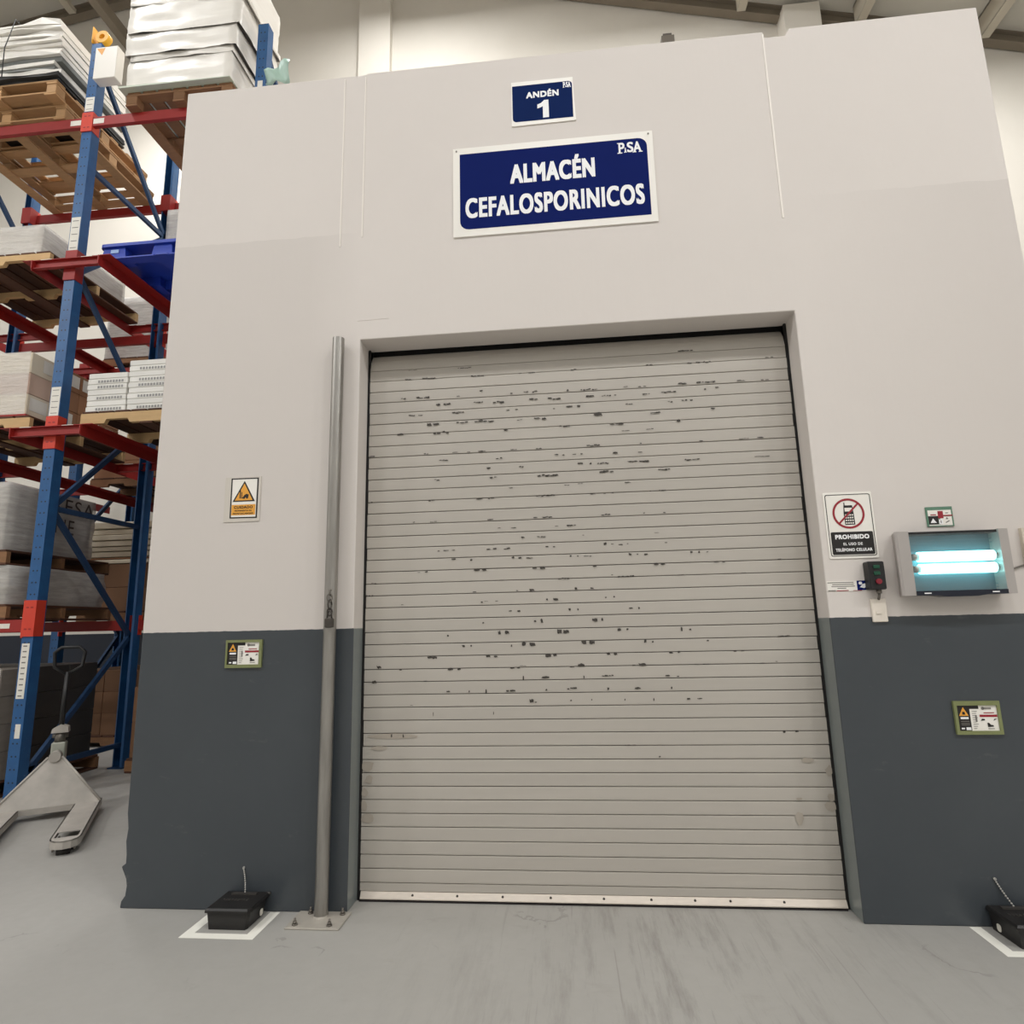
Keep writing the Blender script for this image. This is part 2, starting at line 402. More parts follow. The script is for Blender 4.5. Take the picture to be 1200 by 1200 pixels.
MARKS = [(0.272,2.47,0.09,0.007,0),(0.185,2.363,0.039,0.013,0),(0.378,2.416,0.077,0.018,0),(0.54,2.413,0.064,0.011,0),(0.661,2.415,0.1,0.013,0),(0.401,2.361,0.051,0.011,0),(0.459,2.362,0.064,0.013,0),(0.785,2.358,0.031,0.01,0),(0.529,2.473,0.089,0.01,0),(0.436,2.527,0.077,0.011,0),(0.319,2.572,0.077,0.01,0),(0.633,2.527,0.052,0.008,0),(0.743,2.521,0.063,0.011,0),(0.973,2.413,0.062,0.015,0),(0.86,2.411,0.037,0.005,0),(0.943,2.527,0.049,0.011,0),(1.05,2.523,0.062,0.011,0),(0.827,2.471,0.076,0.008,0),(1.048,2.465,0.015,0.008,0),(0.029,2.244,0.045,0.007,0),(0.338,2.244,0.038,0.007,0),(0.499,2.245,0.025,0.007,0),(0.573,2.243,0.024,0.007,0),(0.647,2.245,0.044,0.008,0),(0.957,2.243,0.037,0.008,0),(0.822,2.245,0.037,0.006,0),(0.435,2.204,0.051,0.007,0),(0.742,2.2,0.036,0.01,0),(0.685,2.148,0.024,0.013,0),(0.854,2.148,0.05,0.01,0),(0.39,2.095,0.049,0.01,0),(0.696,2.096,0.062,0.01,0),(0.997,2.093,0.098,0.012,0),(0.801,2.032,0.019,0.007,0),(1.05,2.205,0.018,0.013,0),(0.378,1.982,0.051,0.008,0),(0.627,1.979,0.025,0.007,0),(0.683,1.981,0.049,0.008,0),(0.982,1.982,0.097,0.008,0),(0.235,2.683,0.039,0.009,0),(0.354,2.684,0.078,0.009,0),(0.635,2.682,0.102,0.011,0),(0.93,2.681,0.037,0.008,0),(0.867,2.68,0.015,0.005,0),(0.028,1.985,0.037,0.008,0),(0.554,2.733,0.077,0.005,0),(0.259,2.739,0.053,0.003,0),(0.207,2.571,0.026,0.008,0),(0.518,2.568,0.02,0.007,0),(0.646,2.593,0.025,0.011,0),(0.921,2.57,0.075,0.008,0),(0.818,2.567,0.019,0.008,0),(1.169,2.683,0.048,0.009,0),(1.583,2.685,0.054,0.009,0),(1.789,2.682,0.026,0.008,0),(1.861,2.682,0.079,0.008,0),(2.207,2.687,0.039,0.008,0),(1.77,2.753,0.08,0.009,0),(1.127,2.566,0.013,0.012,0),(1.232,2.564,0.109,0.009,0),(1.435,2.567,0.041,0.008,0),(1.527,2.564,0.041,0.008,0),(1.744,2.568,0.04,0.009,0),(1.864,2.567,0.104,0.009,0),(2.048,2.566,0.04,0.009,0),(2.171,2.562,0.039,0.007,0),(1.243,2.527,0.041,0.012,0),(1.341,2.523,0.095,0.008,0),(1.155,2.473,0.08,0.014,0),(1.548,2.521,0.04,0.008,0),(1.669,2.525,0.079,0.008,0),(1.859,2.529,0.011,0.017,0),(1.921,2.535,0.02,0.009,0),(1.442,2.469,0.066,0.008,0),(1.672,2.469,0.026,0.007,0),(1.762,2.473,0.091,0.009,0),(1.293,2.42,0.054,0.02,0),(1.59,2.412,0.053,0.009,0),(1.894,2.418,0.026,0.016,0),(1.101,2.362,0.068,0.011,0),(1.382,2.36,0.067,0.011,0),(1.712,2.361,0.026,0.014,0),(1.428,2.32,0.04,0.005,0),(1.554,2.322,0.04,0.006,0),(1.243,2.246,0.093,0.011,0),(1.502,2.246,0.013,0.008,0),(1.816,2.242,0.015,0.009,0),(2.038,2.244,0.051,0.005,0),(2.119,2.245,0.025,0.007,0),(1.071,2.204,0.054,0.011,0),(1.168,2.202,0.053,0.009,0),(1.361,2.2,0.026,0.011,0),(1.495,2.197,0.02,0.009,0),(1.172,2.151,0.033,0.014,0),(1.232,2.147,0.013,0.011,0),(1.299,2.146,0.066,0.008,0),(1.484,2.149,0.118,0.011,0),(1.761,2.143,0.077,0.008,0),(2.121,2.144,0.075,0.005,0),(1.024,2.093,0.066,0.011,0),(1.314,2.098,0.079,0.013,0),(1.617,2.098,0.065,0.01,0),(1.424,2.035,0.026,0.009,0),(1.101,2.035,0.026,0.005,0),(1.173,2.04,0.026,0.006,0),(1.237,1.982,0.02,0.007,0),(1.314,1.982,0.065,0.007,0),(1.014,1.983,0.053,0.008,0),(1.539,1.983,0.013,0.007,0),(1.598,1.984,0.039,0.006,0),(0.271,1.866,0.015,0.006,0),(0.379,1.864,0.037,0.006,0),(0.687,1.864,0.031,0.007,0),(0.93,1.866,0.019,0.01,0),(0.984,1.867,0.071,0.009,0),(0.736,1.817,0.015,0.005,0),(0.813,1.815,0.024,0.007,0),(1.037,1.816,0.018,0.005,0),(1.118,1.817,0.047,0.008,0),(0.861,1.763,0.018,0.01,0),(0.959,1.762,0.047,0.007,0),(1.176,1.763,0.012,0.007,0),(0.463,1.707,0.062,0.006,0),(0.407,1.705,0.015,0.007,0),(0.673,1.706,0.019,0.01,0),(0.712,1.707,0.018,0.009,0),(0.767,1.706,0.048,0.008,0),(0.985,1.709,0.014,0.01,0),(1.023,1.707,0.019,0.01,0),(0.49,1.66,0.019,0.012,0),(0.584,1.652,0.01,0.014,0),(0.804,1.658,0.018,0.012,0),(0.839,1.655,0.024,0.012,0),(0.891,1.653,0.035,0.007,0),(1.107,1.655,0.014,0.012,0),(1.144,1.654,0.009,0.012,0),(1.197,1.652,0.047,0.005,0),(0.301,1.594,0.018,0.004,0),(0.34,1.596,0.012,0.012,0),(0.611,1.598,0.03,0.012,0),(0.65,1.598,0.022,0.014,0),(0.922,1.599,0.026,0.014,0),(0.96,1.599,0.023,0.013,0),(1.23,1.599,0.029,0.014,0),(0.049,1.542,0.05,0.005,0),(0.429,1.539,0.013,0.004,0),(0.742,1.54,0.024,0.004,0),(1.07,1.54,0.058,0.007,0),(0.599,1.483,0.018,0.01,0),(0.822,1.484,0.01,0.009,0),(0.9,1.485,0.023,0.013,0),(1.127,1.486,0.012,0.014,0),(1.211,1.486,0.017,0.011,0),(0.033,1.479,0.05,0.005,0),(0.637,1.428,0.012,0.016,0),(0.658,1.433,0.023,0.004,0),(0.713,1.433,0.023,0.006,0),(0.976,1.434,0.009,0.014,0),(1.019,1.435,0.023,0.021,0),(0.213,1.426,0.024,0.007,0),(0.785,1.38,0.018,0.007,0),(0.83,1.379,0.011,0.016,0),(1.092,1.381,0.014,0.013,0),(1.135,1.38,0.009,0.014,0),(0.641,1.323,0.01,0.009,0),(0.911,1.326,0.017,0.017,0),(0.948,1.326,0.011,0.025,0),(1.214,1.326,0.029,0.021,0),(0.456,1.261,0.01,0.012,0),(0.727,1.271,0.011,0.025,0),(0.769,1.272,0.021,0.025,0),(1.034,1.272,0.029,0.032,0),(1.073,1.269,0.021,0.023,0),(0.537,1.207,0.023,0.014,0),(0.578,1.208,0.008,0.018,0),(0.787,1.204,0.008,0.013,0),(0.852,1.211,0.021,0.025,0),(0.892,1.21,0.025,0.025,0),(1.159,1.214,0.023,0.025,0),(1.196,1.213,0.021,0.022,0),(0.358,1.152,0.024,0.021,0),(0.387,1.151,0.022,0.02,0),(0.667,1.153,0.035,0.019,0),(0.706,1.152,0.025,0.015,0),(0.974,1.153,0.025,0.019,0),(1.006,1.155,0.019,0.018,0),(0.09,1.108,0.018,0.015,0),(0.207,1.093,0.016,0.01,0),(0.042,1.036,0.079,0.015,0),(0.475,1.092,0.036,0.014,0),(0.514,1.091,0.019,0.015,0),(0.786,1.093,0.024,0.009,0),(0.823,1.094,0.015,0.012,0),(0.844,1.102,0.034,0.005,0),(1.093,1.094,0.022,0.011,0),(1.137,1.102,0.034,0.018,0),(0.843,1.043,0.009,0.022,0),(0.958,1.044,0.046,0.018,0),(1.151,1.043,0.009,0.02,0),(0.336,1.034,0.023,0.006,0),(0.46,0.981,0.024,0.009,0),(0.565,0.98,0.007,0.015,0),(0.653,0.981,0.007,0.022,0),(0.773,0.982,0.046,0.012,0),(0.959,0.983,0.011,0.015,0),(1.086,0.988,0.057,0.011,0),(0.882,0.931,0.017,0.022,0),(0.905,0.924,0.008,0.009,0),(1.082,0.93,0.01,0.013,0),(1.183,0.933,0.007,0.013,0),(0.267,0.915,0.012,0.004,0),(0.38,0.871,0.004,0.023,0),(0.689,0.873,0.004,0.022,0),(1.3,1.867,0.048,0.008,0),(1.499,1.868,0.01,0.006,0),(1.602,1.866,0.012,0.007,0),(1.558,1.762,0.021,0.004,0),(1.29,1.714,0.012,0.016,0),(1.325,1.711,0.012,0.007,0),(1.367,1.707,0.022,0.01,0),(1.404,1.71,0.012,0.006,0),(1.598,1.709,0.014,0.01,0),(1.412,1.655,0.014,0.012,0),(1.45,1.653,0.009,0.01,0),(1.494,1.652,0.014,0.01,0),(1.723,1.656,0.015,0.012,0),(1.76,1.655,0.012,0.012,0),(1.805,1.654,0.011,0.005,0),(1.539,1.6,0.021,0.012,0),(1.577,1.599,0.019,0.014,0),(1.846,1.601,0.021,0.009,0),(1.883,1.6,0.017,0.007,0),(1.317,1.551,0.011,0.005,0),(1.387,1.542,0.084,0.007,0),(1.661,1.54,0.035,0.005,0),(1.973,1.542,0.023,0.004,0),(2.157,1.606,0.017,0.004,0),(1.322,1.439,0.012,0.019,0),(1.279,1.437,0.012,0.011,0),(1.4,1.38,0.021,0.009,0),(1.444,1.379,0.012,0.011,0),(1.254,1.327,0.009,0.017,0),(1.34,1.275,0.017,0.027,0),(1.378,1.274,0.012,0.021,0),(1.649,1.27,0.01,0.023,0),(1.689,1.267,0.01,0.015,0),(1.463,1.214,0.01,0.021,0),(1.499,1.21,0.012,0.013,0),(1.772,1.21,0.016,0.009,0),(1.276,1.155,0.023,0.017,0),(1.316,1.155,0.019,0.016,0),(1.587,1.155,0.032,0.013,0),(1.624,1.158,0.02,0.017,0),(1.898,1.156,0.019,0.007,0),(1.935,1.158,0.012,0.009,0),(1.405,1.097,0.024,0.011,0),(1.442,1.099,0.033,0.016,0),(1.711,1.096,0.022,0.007,0),(1.755,1.097,0.034,0.003,0),(2.021,1.097,0.022,0.004,0),(2.093,1.104,0.009,0.005,0),(2.14,1.226,0.055,0.006,0),(1.27,1.048,0.058,0.007,0),(1.567,1.044,0.025,0.011,0),(1.614,1.04,0.009,0.007,0),(1.269,0.985,0.012,0.02,0),(1.409,0.986,0.035,0.013,0),(1.579,0.986,0.009,0.018,0),(1.348,0.931,0.008,0.016,0),(1.489,0.931,0.007,0.015,0),(1.66,0.932,0.015,0.009,0),(1.711,0.932,0.022,0.009,0),(2.098,0.775,0.012,0.02,0),(2.155,0.777,0.012,0.014,0),(1.502,0.663,0.01,0.01,0),(1.36,0.717,0.052,0.004,0),(0.164,0.768,0.007,0.023,0),(0.224,0.765,0.008,0.026,0),(0.041,0.62,0.083,0.056,1),(0.048,0.556,0.055,0.051,1),(0.028,0.493,0.042,0.064,1),(0.026,0.43,0.042,0.063,1),(0.046,0.374,0.083,0.055,1),(0.164,0.765,0.361,0.034,1),(0.102,0.707,0.111,0.029,1),(2.285,0.596,0.044,0.059,1),(2.281,0.478,0.048,0.047,1),(2.274,0.44,0.061,0.058,1),(2.135,0.472,0.036,0.019,1),(2.129,0.387,0.048,0.081,1),(2.191,0.644,0.073,0.032,1)]
ch = MB(); sm_ = MB()
for x, z, w, h, kind in MARKS:
    # each scrape: a few ragged flakes just proud of the slat
    if kind == 0:
        m = max(1, int(w / max(h, 0.008) / 1.6))
        for q in range(m):
            if m > 2 and rnd.random() < 0.15: continue
            cx = x - w / 2 + w * (q + 0.5) / m + rnd.uniform(-0.15, 0.15) * w / m; cz = z + rnd.uniform(-0.3, 0.3) * h * (m > 1)
            fw_ = w / m * rnd.uniform(0.65, 1.3); fh = h * rnd.uniform(0.55, 1.05)
            P = [(cx + fw_ / 2 * a + rnd.uniform(-0.12, 0.12) * fw_, cz + fh / 2 * b + rnd.uniform(-0.15, 0.15) * fh) for a, b in ((-1, -0.6), (-0.3, -1), (0.5, -0.7), (1, -0.9), (0.9, 0.5), (0.2, 0.9), (-0.5, 0.6), (-0.95, 0.8))]
            ch.add([(p[0], -0.0016, p[1]) for p in P], [tuple(range(8))])
    else:
        P = [(x + w / 2 * rnd.uniform(0.6, 1) * math.cos(2 * math.pi * i / 9), z + h / 2 * rnd.uniform(0.6, 1) * math.sin(2 * math.pi * i / 9)) for i in range(9)]
        sm_.add([(p[0], -0.0013, p[1]) for p in P], [tuple(range(9))])
stuff(ch.build('paint_chip', M_chip, door)); stuff(sm_.build('grime_patch', M_smear, door))

# ------------------------------------------------------------------ galvanised guard pole
M_galv = mat('galvanised_steel', (158, 155, 150), 0.36, 0.85, var=0.4, scale=3, stretch=(14, 14, 1.2), bump=0.08)
M_plate = mat('painted_plate', (168, 162, 152), 0.6, 0.1, var=0.15, scale=14)
M_steel = mat('dull_steel', (120, 115, 108), 0.45, 0.7, var=0.2, scale=30)
pole = thing('guard_pole', 'tall galvanised pipe bolted to the floor left of the roller shutter', 'pole', (-0.103, -0.052, 0))
pp = MB(); R = 0.0315
pp.tube([(0, 0, 0.006), (0, 0, 2.862)], R, 20, cap=False)
pp.tube([(0, 0, 0.012), (0, 0, 2.862)], R - 0.004, 20, cap=False)
ring = [(rr * math.cos(2 * math.pi * k / 20), rr * math.sin(2 * math.pi * k / 20), 2.862) for rr in (R, R - 0.004) for k in range(20)]
pp.add(ring, [(k, (k + 1) % 20, 20 + (k + 1) % 20, 20 + k) for k in range(20)])
pp.build('pipe', M_galv, pole)
MB().cbox(-0.122, 0.128, -0.118, 0.050, 0.0, 0.008, 0.002).build('base_plate', M_plate, pole)
ab = MB(); ab.tube([(0, 0, 0.0), (0, 0, 0.006)], 0.013, 6); ab.tube([(0, 0, 0.006), (0, 0, 0.028)], 0.005, 8); ab.tube([(0, 0, 0.006), (0, 0, 0.016)], 0.009, 6)
abm = ab.mesh('anchor_bolt', M_steel)
for x, y in ((-0.085, -0.09), (0.075, -0.09), (-0.06, 0.025), (0.095, 0.02)): link('anchor_bolt', abm, pole, (x, y, 0.008))
wl = MB(); wl.tube([(0, 0, 0.006), (0, 0, 0.016)], [R + 0.006, R + 0.001], 20, cap=False); wl.build('weld', M_plate, pole)
M_dksteel = mat('tarnished_steel', (78, 73, 68), 0.5, 0.6, var=0.25, scale=60)
lk = MB()
def ringpts(c, rx, rz, tilt=0.0, n=12):
    return [(c[0] + rx * math.cos(2 * math.pi * i / n) * math.cos(tilt), c[1] + rx * math.cos(2 * math.pi * i / n) * math.sin(tilt), c[2] + rz * math.sin(2 * math.pi * i / n)) for i in range(n + 1)]
lk.tube([(0.012 , -0.030, 1.50), (0.012, -0.046, 1.50), (0.012, -0.046, 1.475), (0.012, -0.03, 1.475)], 0.004, 6)
lk.tube(ringpts((0.012, -0.044, 1.462), 0.012, 0.02, 0.4), 0.0035, 6); lk.build('eye_ring', M_steel, pole)
l2 = MB(); l2.tube(ringpts((0.014, -0.044, 1.428), 0.013, 0.024, 1.2), 0.004, 6); l2.tube(ringpts((0.014, -0.044, 1.392), 0.012, 0.018, 0.2), 0.004, 6); l2.build('chain_link', M_dksteel, pole)
pl = MB(); pl.tube([(0.003, -0.046, 1.362), (0.003, -0.046, 1.385), (0.014, -0.046, 1.398), (0.026, -0.046, 1.385), (0.026, -0.046, 1.362)], 0.004, 6)
pl.cbox(-0.006, 0.035, -0.058, -0.034, 1.315, 1.362, 0.004); pl.build('padlock', M_dksteel, pole)

# ------------------------------------------------------------------ signs
M_plast = mat('white_sign_plate', (236, 232, 224), 0.4, var=0.02)
M_blue = mat('blue_sign_print', (16, 30, 92), 0.7, var=0.05, spec=0.05)
M_blue2 = mat('navy_sign_print', (16, 36, 84), 0.7, var=0.05, spec=0.05)
M_white = mat('white_print', (240, 240, 240), 0.5, var=0.01)
M_black = mat('black_print', (24, 20, 18), 0.5, var=0.05)
M_red = mat('red_print', (150, 30, 44), 0.5, var=0.05)
M_yel = mat('amber_print', (226, 160, 58), 0.5, var=0.06, scale=30)
M_pale = mat('clear_sleeve', (205, 198, 188), 0.25, var=0.04)
M_olive = mat('olive_frame', (122, 128, 84), 0.4, var=0.1, scale=20)
M_green = mat('green_print', (92, 130, 108), 0.45, var=0.08)
M_greytxt = mat('grey_print', (120, 116, 110), 0.5, var=0.1)

def logo_pisa(mb, x0, x1, z0, z1, y):
    w = x1 - x0; h = z1 - z0
    def L(txt, a, b, c, d, bold): text_into(mb, txt, x0 + w * a, x0 + w * b, z0 + h * c, z0 + h * d, y, 0.03)
    L('P', 0.05, 0.30, 0.0, 1.0, 0.03); L('i', 0.30, 0.36, 0.08, 0.5, 0.03); L('S', 0.40, 0.67, 0.05, 1.0, 0.03); L('A', 0.66, 1.0, 0.0, 1.0, 0.03)
    for a, b, c, d in ((0.0, 0.2, 0, 0.09), (0.0, 0.2, 0.91, 1.0), (0.27, 0.39, 0.06, 0.13), (0.62, 0.78, 0, 0.08), (0.88, 1.04, 0, 0.08)):
        quad(mb, x0 + w * a, x0 + w * b, z0 + h * c, z0 + h * d, y)

s = thing('dock_sign', 'small blue ANDEN 1 plate high above the shutter', 'sign', (0, 0, 0))
MB().prism([(0.868, 4.122), (1.236, 4.126), (1.226, 4.412), (0.870, 4.414)], -0.006, 0.0, 'y').build('panel', M_plast, s)
flat(MB(), rrect(0.875, 1.221, 4.147, 4.387, 0.022, corners=(1, 0, 1, 0)), -0.0066).build('blue_field', M_blue2, s)
t_ = text_into(MB(), 'ANDÉN', 0.955, 1.143, 4.297, 4.348, -0.0072, 0.045); t_.build('lettering', M_white, s)
flat(MB(), [(1.049, 4.160), (1.083, 4.160), (1.083, 4.276), (1.058, 4.276), (1.040, 4.258), (1.018, 4.250), (1.018, 4.224), (1.036, 4.229), (1.049, 4.236)], -0.0072).build('numeral', M_white, s)
g = MB(); logo_pisa(g, 1.168, 1.213, 4.345, 4.382, -0.0072); g.build('logo', M_white, s)

s = thing('warehouse_sign', 'wide blue ALMACEN CEFALOSPORINICOS sign above the shutter', 'sign')
MB().box(0.525, 1.653, -0.008, 0.0, 3.446, 4.008).build('panel', M_plast, s)
flat(MB(), rrect(0.564, 1.619, 3.488, 3.968, 0.05, corners=(1, 0, 1, 0)), -0.0086).build('blue_field', M_blue, s)
text_into(MB(), 'ALMACÉN', 0.851, 1.327, 3.749, 3.902, -0.0094, 0.034).build('lettering', M_white, s)
text_into(MB(), 'CEFALOSPORINICOS', 0.595, 1.588, 3.556, 3.682, -0.0094, 0.034).build('lettering', M_white, s)
g = MB(); logo_pisa(g, 1.456, 1.588, 3.879, 3.947, -0.0094); g.build('logo', M_white, s)
g = MB()
g.tube([(0, -0.011, 0), (0, -0.006, 0)], 0.005, 8); sm0 = g.mesh('screw', M_steel)
for x in (0.545, 1.630): link('screw', sm0, s, (x, 0, 3.99))

s = thing('forklift_warning_sign', 'yellow triangle CUIDADO notice in a clear sleeve left of the pole', 'sign')
MB().box(-0.728, -0.528, -0.004, 0.0, 1.880, 2.124).build('sleeve', M_pale, s)
MB().prism([(-0.694, 1.899), (-0.541, 1.897), (-0.541, 2.117), (-0.695, 2.118)], -0.0046, -0.004, 'y').build('border', M_black, s)
MB().prism([(-0.686, 1.906), (-0.549, 1.904), (-0.549, 2.110), (-0.687, 2.111)], -0.0052, -0.0046, 'y').build('paper', M_plast, s)
g = MB(); g.mi = 0; flat(g, [(-0.682, 1.988), (-0.556, 1.988), (-0.619, 2.102)], -0.0056); g.mi = 1; flat(g, [(-0.669, 1.995), (-0.569, 1.995), (-0.619, 2.087)], -0.0060)
g.mi = 2
flat(g, [(-0.643, 2.006), (-0.637, 2.006), (-0.637, 2.05), (-0.643, 2.05)], -0.0064); flat(g, [(-0.634, 2.006), (-0.618, 2.006), (-0.618, 2.011), (-0.629, 2.011), (-0.629, 2.04), (-0.634, 2.04)], -0.0064)
flat(g, [(-0.626, 2.010), (-0.594, 2.010), (-0.592, 2.026), (-0.606, 2.030), (-0.618, 2.022)], -0.0064)
flat(g, rrect(-0.624, -0.612, 2.003, 2.014, 0.005), -0.0066); flat(g, rrect(-0.606, -0.596, 2.003, 2.013, 0.0045), -0.0066)
g.build('pictogram', [M_black, M_yel, M_black], s)
quad(MB(), -0.685, -0.552, 1.915, 1.972, -0.0056).build('text_panel', M_yel, s)
g = MB(); text_into(g, 'CUIDADO', -0.671, -0.566, 1.950, 1.965, -0.0062, 0.05); text_into(g, 'MOVIMIENTO DE', -0.666, -0.572, 1.935, 1.943, -0.0062, 0.05); text_into(g, 'MONTACARGAS', -0.675, -0.563, 1.919, 1.928, -0.0062, 0.05)
g.build('lettering', M_black, s)

def notice(name, label, x0, x1, z0, z1, ix0, ix1, iz0, iz1):
    s = thing(name, label, 'notice', group=None)
    fr = MB(); d = -0.012
    fr.box(x0, x1, d, 0, z0, iz0); fr.box(x0, x1, d, 0, iz1, z1); fr.box(x0, ix0, d, 0, iz0, iz1); fr.box(ix1, x1, d, 0, iz0, iz1); fr.build('frame', M_olive, s)
    y = -0.006
    MB().box(ix0, ix1, y, 0, iz0, iz1).build('sheet', M_plast, s)
    w, h = ix1 - ix0, iz1 - iz0
    X = lambda a: ix0 + a * w
    Z = lambda b: iz0 + b * h
    g = MB(); quad(g, X(0.0), X(0.32), Z(0), Z(1), y - 0.0006); quad(g, X(0.32), X(0.55), Z(0.86), Z(1), y - 0.0006); g.build('black_panel', M_black, s)
    g = MB(); g.mi = 0; flat(g, [(X(0.04), Z(0.59)), (X(0.28), Z(0.59)), (X(0.16), Z(0.94))], y - 0.0012)
    g.mi = 1; flat(g, [(X(0.12), Z(0.64)), (X(0.2), Z(0.64)), (X(0.19), Z(0.75)), (X(0.13), Z(0.75))], y - 0.0016); g.build('pictogram', [M_yel, M_black], s)
    g = MB(); quad(g, X(0.07), X(0.27), Z(0.46), Z(0.54), y - 0.0012); quad(g, X(0.18), X(0.30), Z(0.03), Z(0.14), y - 0.0012); quad(g, X(0.06), X(0.14), Z(0.06), Z(0.12), y - 0.0012); stuff(g.build('white_print', M_white, s))
    g = MB()
    for b in (0.36, 0.28, 0.22): quad(g, X(0.07), X(0.28), Z(b), Z(b + 0.025), y - 0.0012)
    for b in (0.94, 0.9): quad(g, X(0.66), X(0.86), Z(b - 0.06), Z(b - 0.03), y - 0.0012)
    for i in range(9): quad(g, X(0.37), X(0.37 + 0.13 * (0.6 + 0.4 * ((i * 7) % 3) / 2)), Z(0.08 + i * 0.085), Z(0.10 + i * 0.085), y - 0.0012)
    quad(g, X(0.44), X(0.48), Z(0.35), Z(0.62), y - 0.0014)
    flat(g, rrect(X(0.61), X(0.69), Z(0.82), Z(0.94), 0.006), y - 0.0012); g.build('grey_print', M_greytxt, s)
    g = MB(); quad(g, X(0.55), X(0.99), Z(0.54), Z(0.63), y - 0.0012); quad(g, X(0.66), X(0.92), Z(0.685), Z(0.72), y - 0.0012); g.build('red_band', M_red, s)
    g = MB(); flat(g, [(X(0.72), Z(0.14)), (X(0.87), Z(0.16)), (X(0.86), Z(0.22)), (X(0.8), Z(0.23)), (X(0.76), Z(0.31)), (X(0.72), Z(0.31))], y - 0.0012)
    flat(g, [(X(0.56), Z(0.39)), (X(0.67), Z(0.41)), (X(0.67), Z(0.46)), (X(0.6), Z(0.47))], y - 0.0012); flat(g, [(X(0.88), Z(0.39)), (X(0.97), Z(0.46)), (X(0.91), Z(0.47))], y - 0.0012)
    quad(g, X(0.72), X(0.88), Z(0.07), Z(0.09), y - 0.0012); g.build('black_print', M_black, s)
    return s
notice('pest_control_notice', 'olive framed pest control notice on the dado left of the pole', -0.667, -0.474, 1.125, 1.264, -0.658, -0.489, 1.141, 1.251)
notice('pest_control_notice', 'olive framed pest control notice on the dado right of the shutter', 2.797, 2.992, 0.782, 0.926, 2.810, 2.979, 0.798, 0.907)

s = thing('phone_ban_sign', 'white PROHIBIDO mobile phone ban sign right of the shutter', 'sign')
MB().prism(rrect(2.340, 2.566, 1.585, 1.908, 0.008), -0.004, 0.0, 'y').build('panel', M_plast, s)
g = MB()
o_ = rrect(2.348, 2.558, 1.596, 1.897, 0.01); i_ = rrect(2.3515, 2.5545, 1.5995, 1.8935, 0.008); n = len(o_)
g.add([(p[0], -0.0046, p[1]) for p in o_ + i_], [(k, (k + 1) % n, n + (k + 1) % n, n + k) for k in range(n)]); g.build('border_line', M_black, s)
g = MB(); flat(g, rrect(2.357, 2.551, 1.603, 1.713, 0.007), -0.0046); g.build('black_panel', M_black, s)
g = MB(); text_into(g, 'PROHIBIDO', 2.376, 2.532, 1.678, 1.700, -0.0052, 0.06); text_into(g, 'EL USO DE', 2.410, 2.498, 1.648, 1.661, -0.0052, 0.04); text_into(g, 'TELÉFONO CELULAR', 2.372, 2.539, 1.619, 1.637, -0.0052, 0.04); g.build('lettering', M_white, s)
g = MB(); flat(g, [(2.430, 1.747), (2.476, 1.747), (2.474, 1.806), (2.471, 1.842), (2.431, 1.842), (2.428, 1.806)], -0.0046); quad(g, 2.432, 2.437, 1.842, 1.856, -0.0046)
g.build('phone_pictogram', M_black, s)
g = MB(); quad(g, 2.434, 2.468, 1.812, 1.830, -0.005)
for i in range(4):
    for j in range(4): quad(g, 2.4335 + i * 0.010, 2.4405 + i * 0.010, 1.752 + j * 0.013, 1.759 + j * 0.013, -0.005)
g.build('phone_key', M_plast, s)
g = MB(); cx, cz = 2.450, 1.802; N = 40
g.add([(cx + r * math.cos(2 * math.pi * k / N), -0.0054, cz + r * math.sin(2 * math.pi * k / N)) for r in (0.074, 0.064) for k in range(N)], [(k, (k + 1) % N, N + (k + 1) % N, N + k) for k in range(N)])
a = math.radians(45); d_ = Vector((math.cos(a), math.sin(a))); nrm = Vector((-d_.y, d_.x)) * 0.0042
flat(g, [(cx + sx * d_.x * 0.068 + sy * nrm.x, cz + sx * d_.y * 0.068 + sy * nrm.y) for sx, sy in ((-1, -1), (1, -1), (1, 1), (-1, 1))], -0.0056)
g.build('ban_ring', M_red, s)

s = thing('info_strip', 'narrow white printed strip with a dark blue emblem under the phone ban sign', 'notice')
MB().box(2.315, 2.500, -0.002, 0.0, 1.431, 1.479).build('sheet', M_plast, s)
g = MB()
for a, b, c in ((2.317, 2.436, 1.470), (2.338, 2.436, 1.461), (2.334, 2.440, 1.452), (2.36, 2.40, 1.443)): quad(g, a, b, c, c + 0.004, -0.0026)
quad(g, 2.317, 2.352, 1.432, 1.437, -0.0026); g.build('grey_print', M_greytxt, s)
g = MB(); quad(g, 2.355, 2.41, 1.432, 1.436, -0.0026); quad(g, 2.43, 2.47, 1.4315, 1.434, -0.0030); g.build('red_print', M_red, s)
g = MB(); quad(g, 2.450, 2.499, 1.434, 1.479, -0.0026); g.build('emblem_field', M_blue, s)
g = MB(); flat(g, rrect(2.458, 2.474, 1.460, 1.474, 0.006), -0.0032); flat(g, [(2.462, 1.448), (2.482, 1.443), (2.492, 1.452), (2.488, 1.466), (2.474, 1.462)], -0.0032); g.build('emblem', M_white, s)

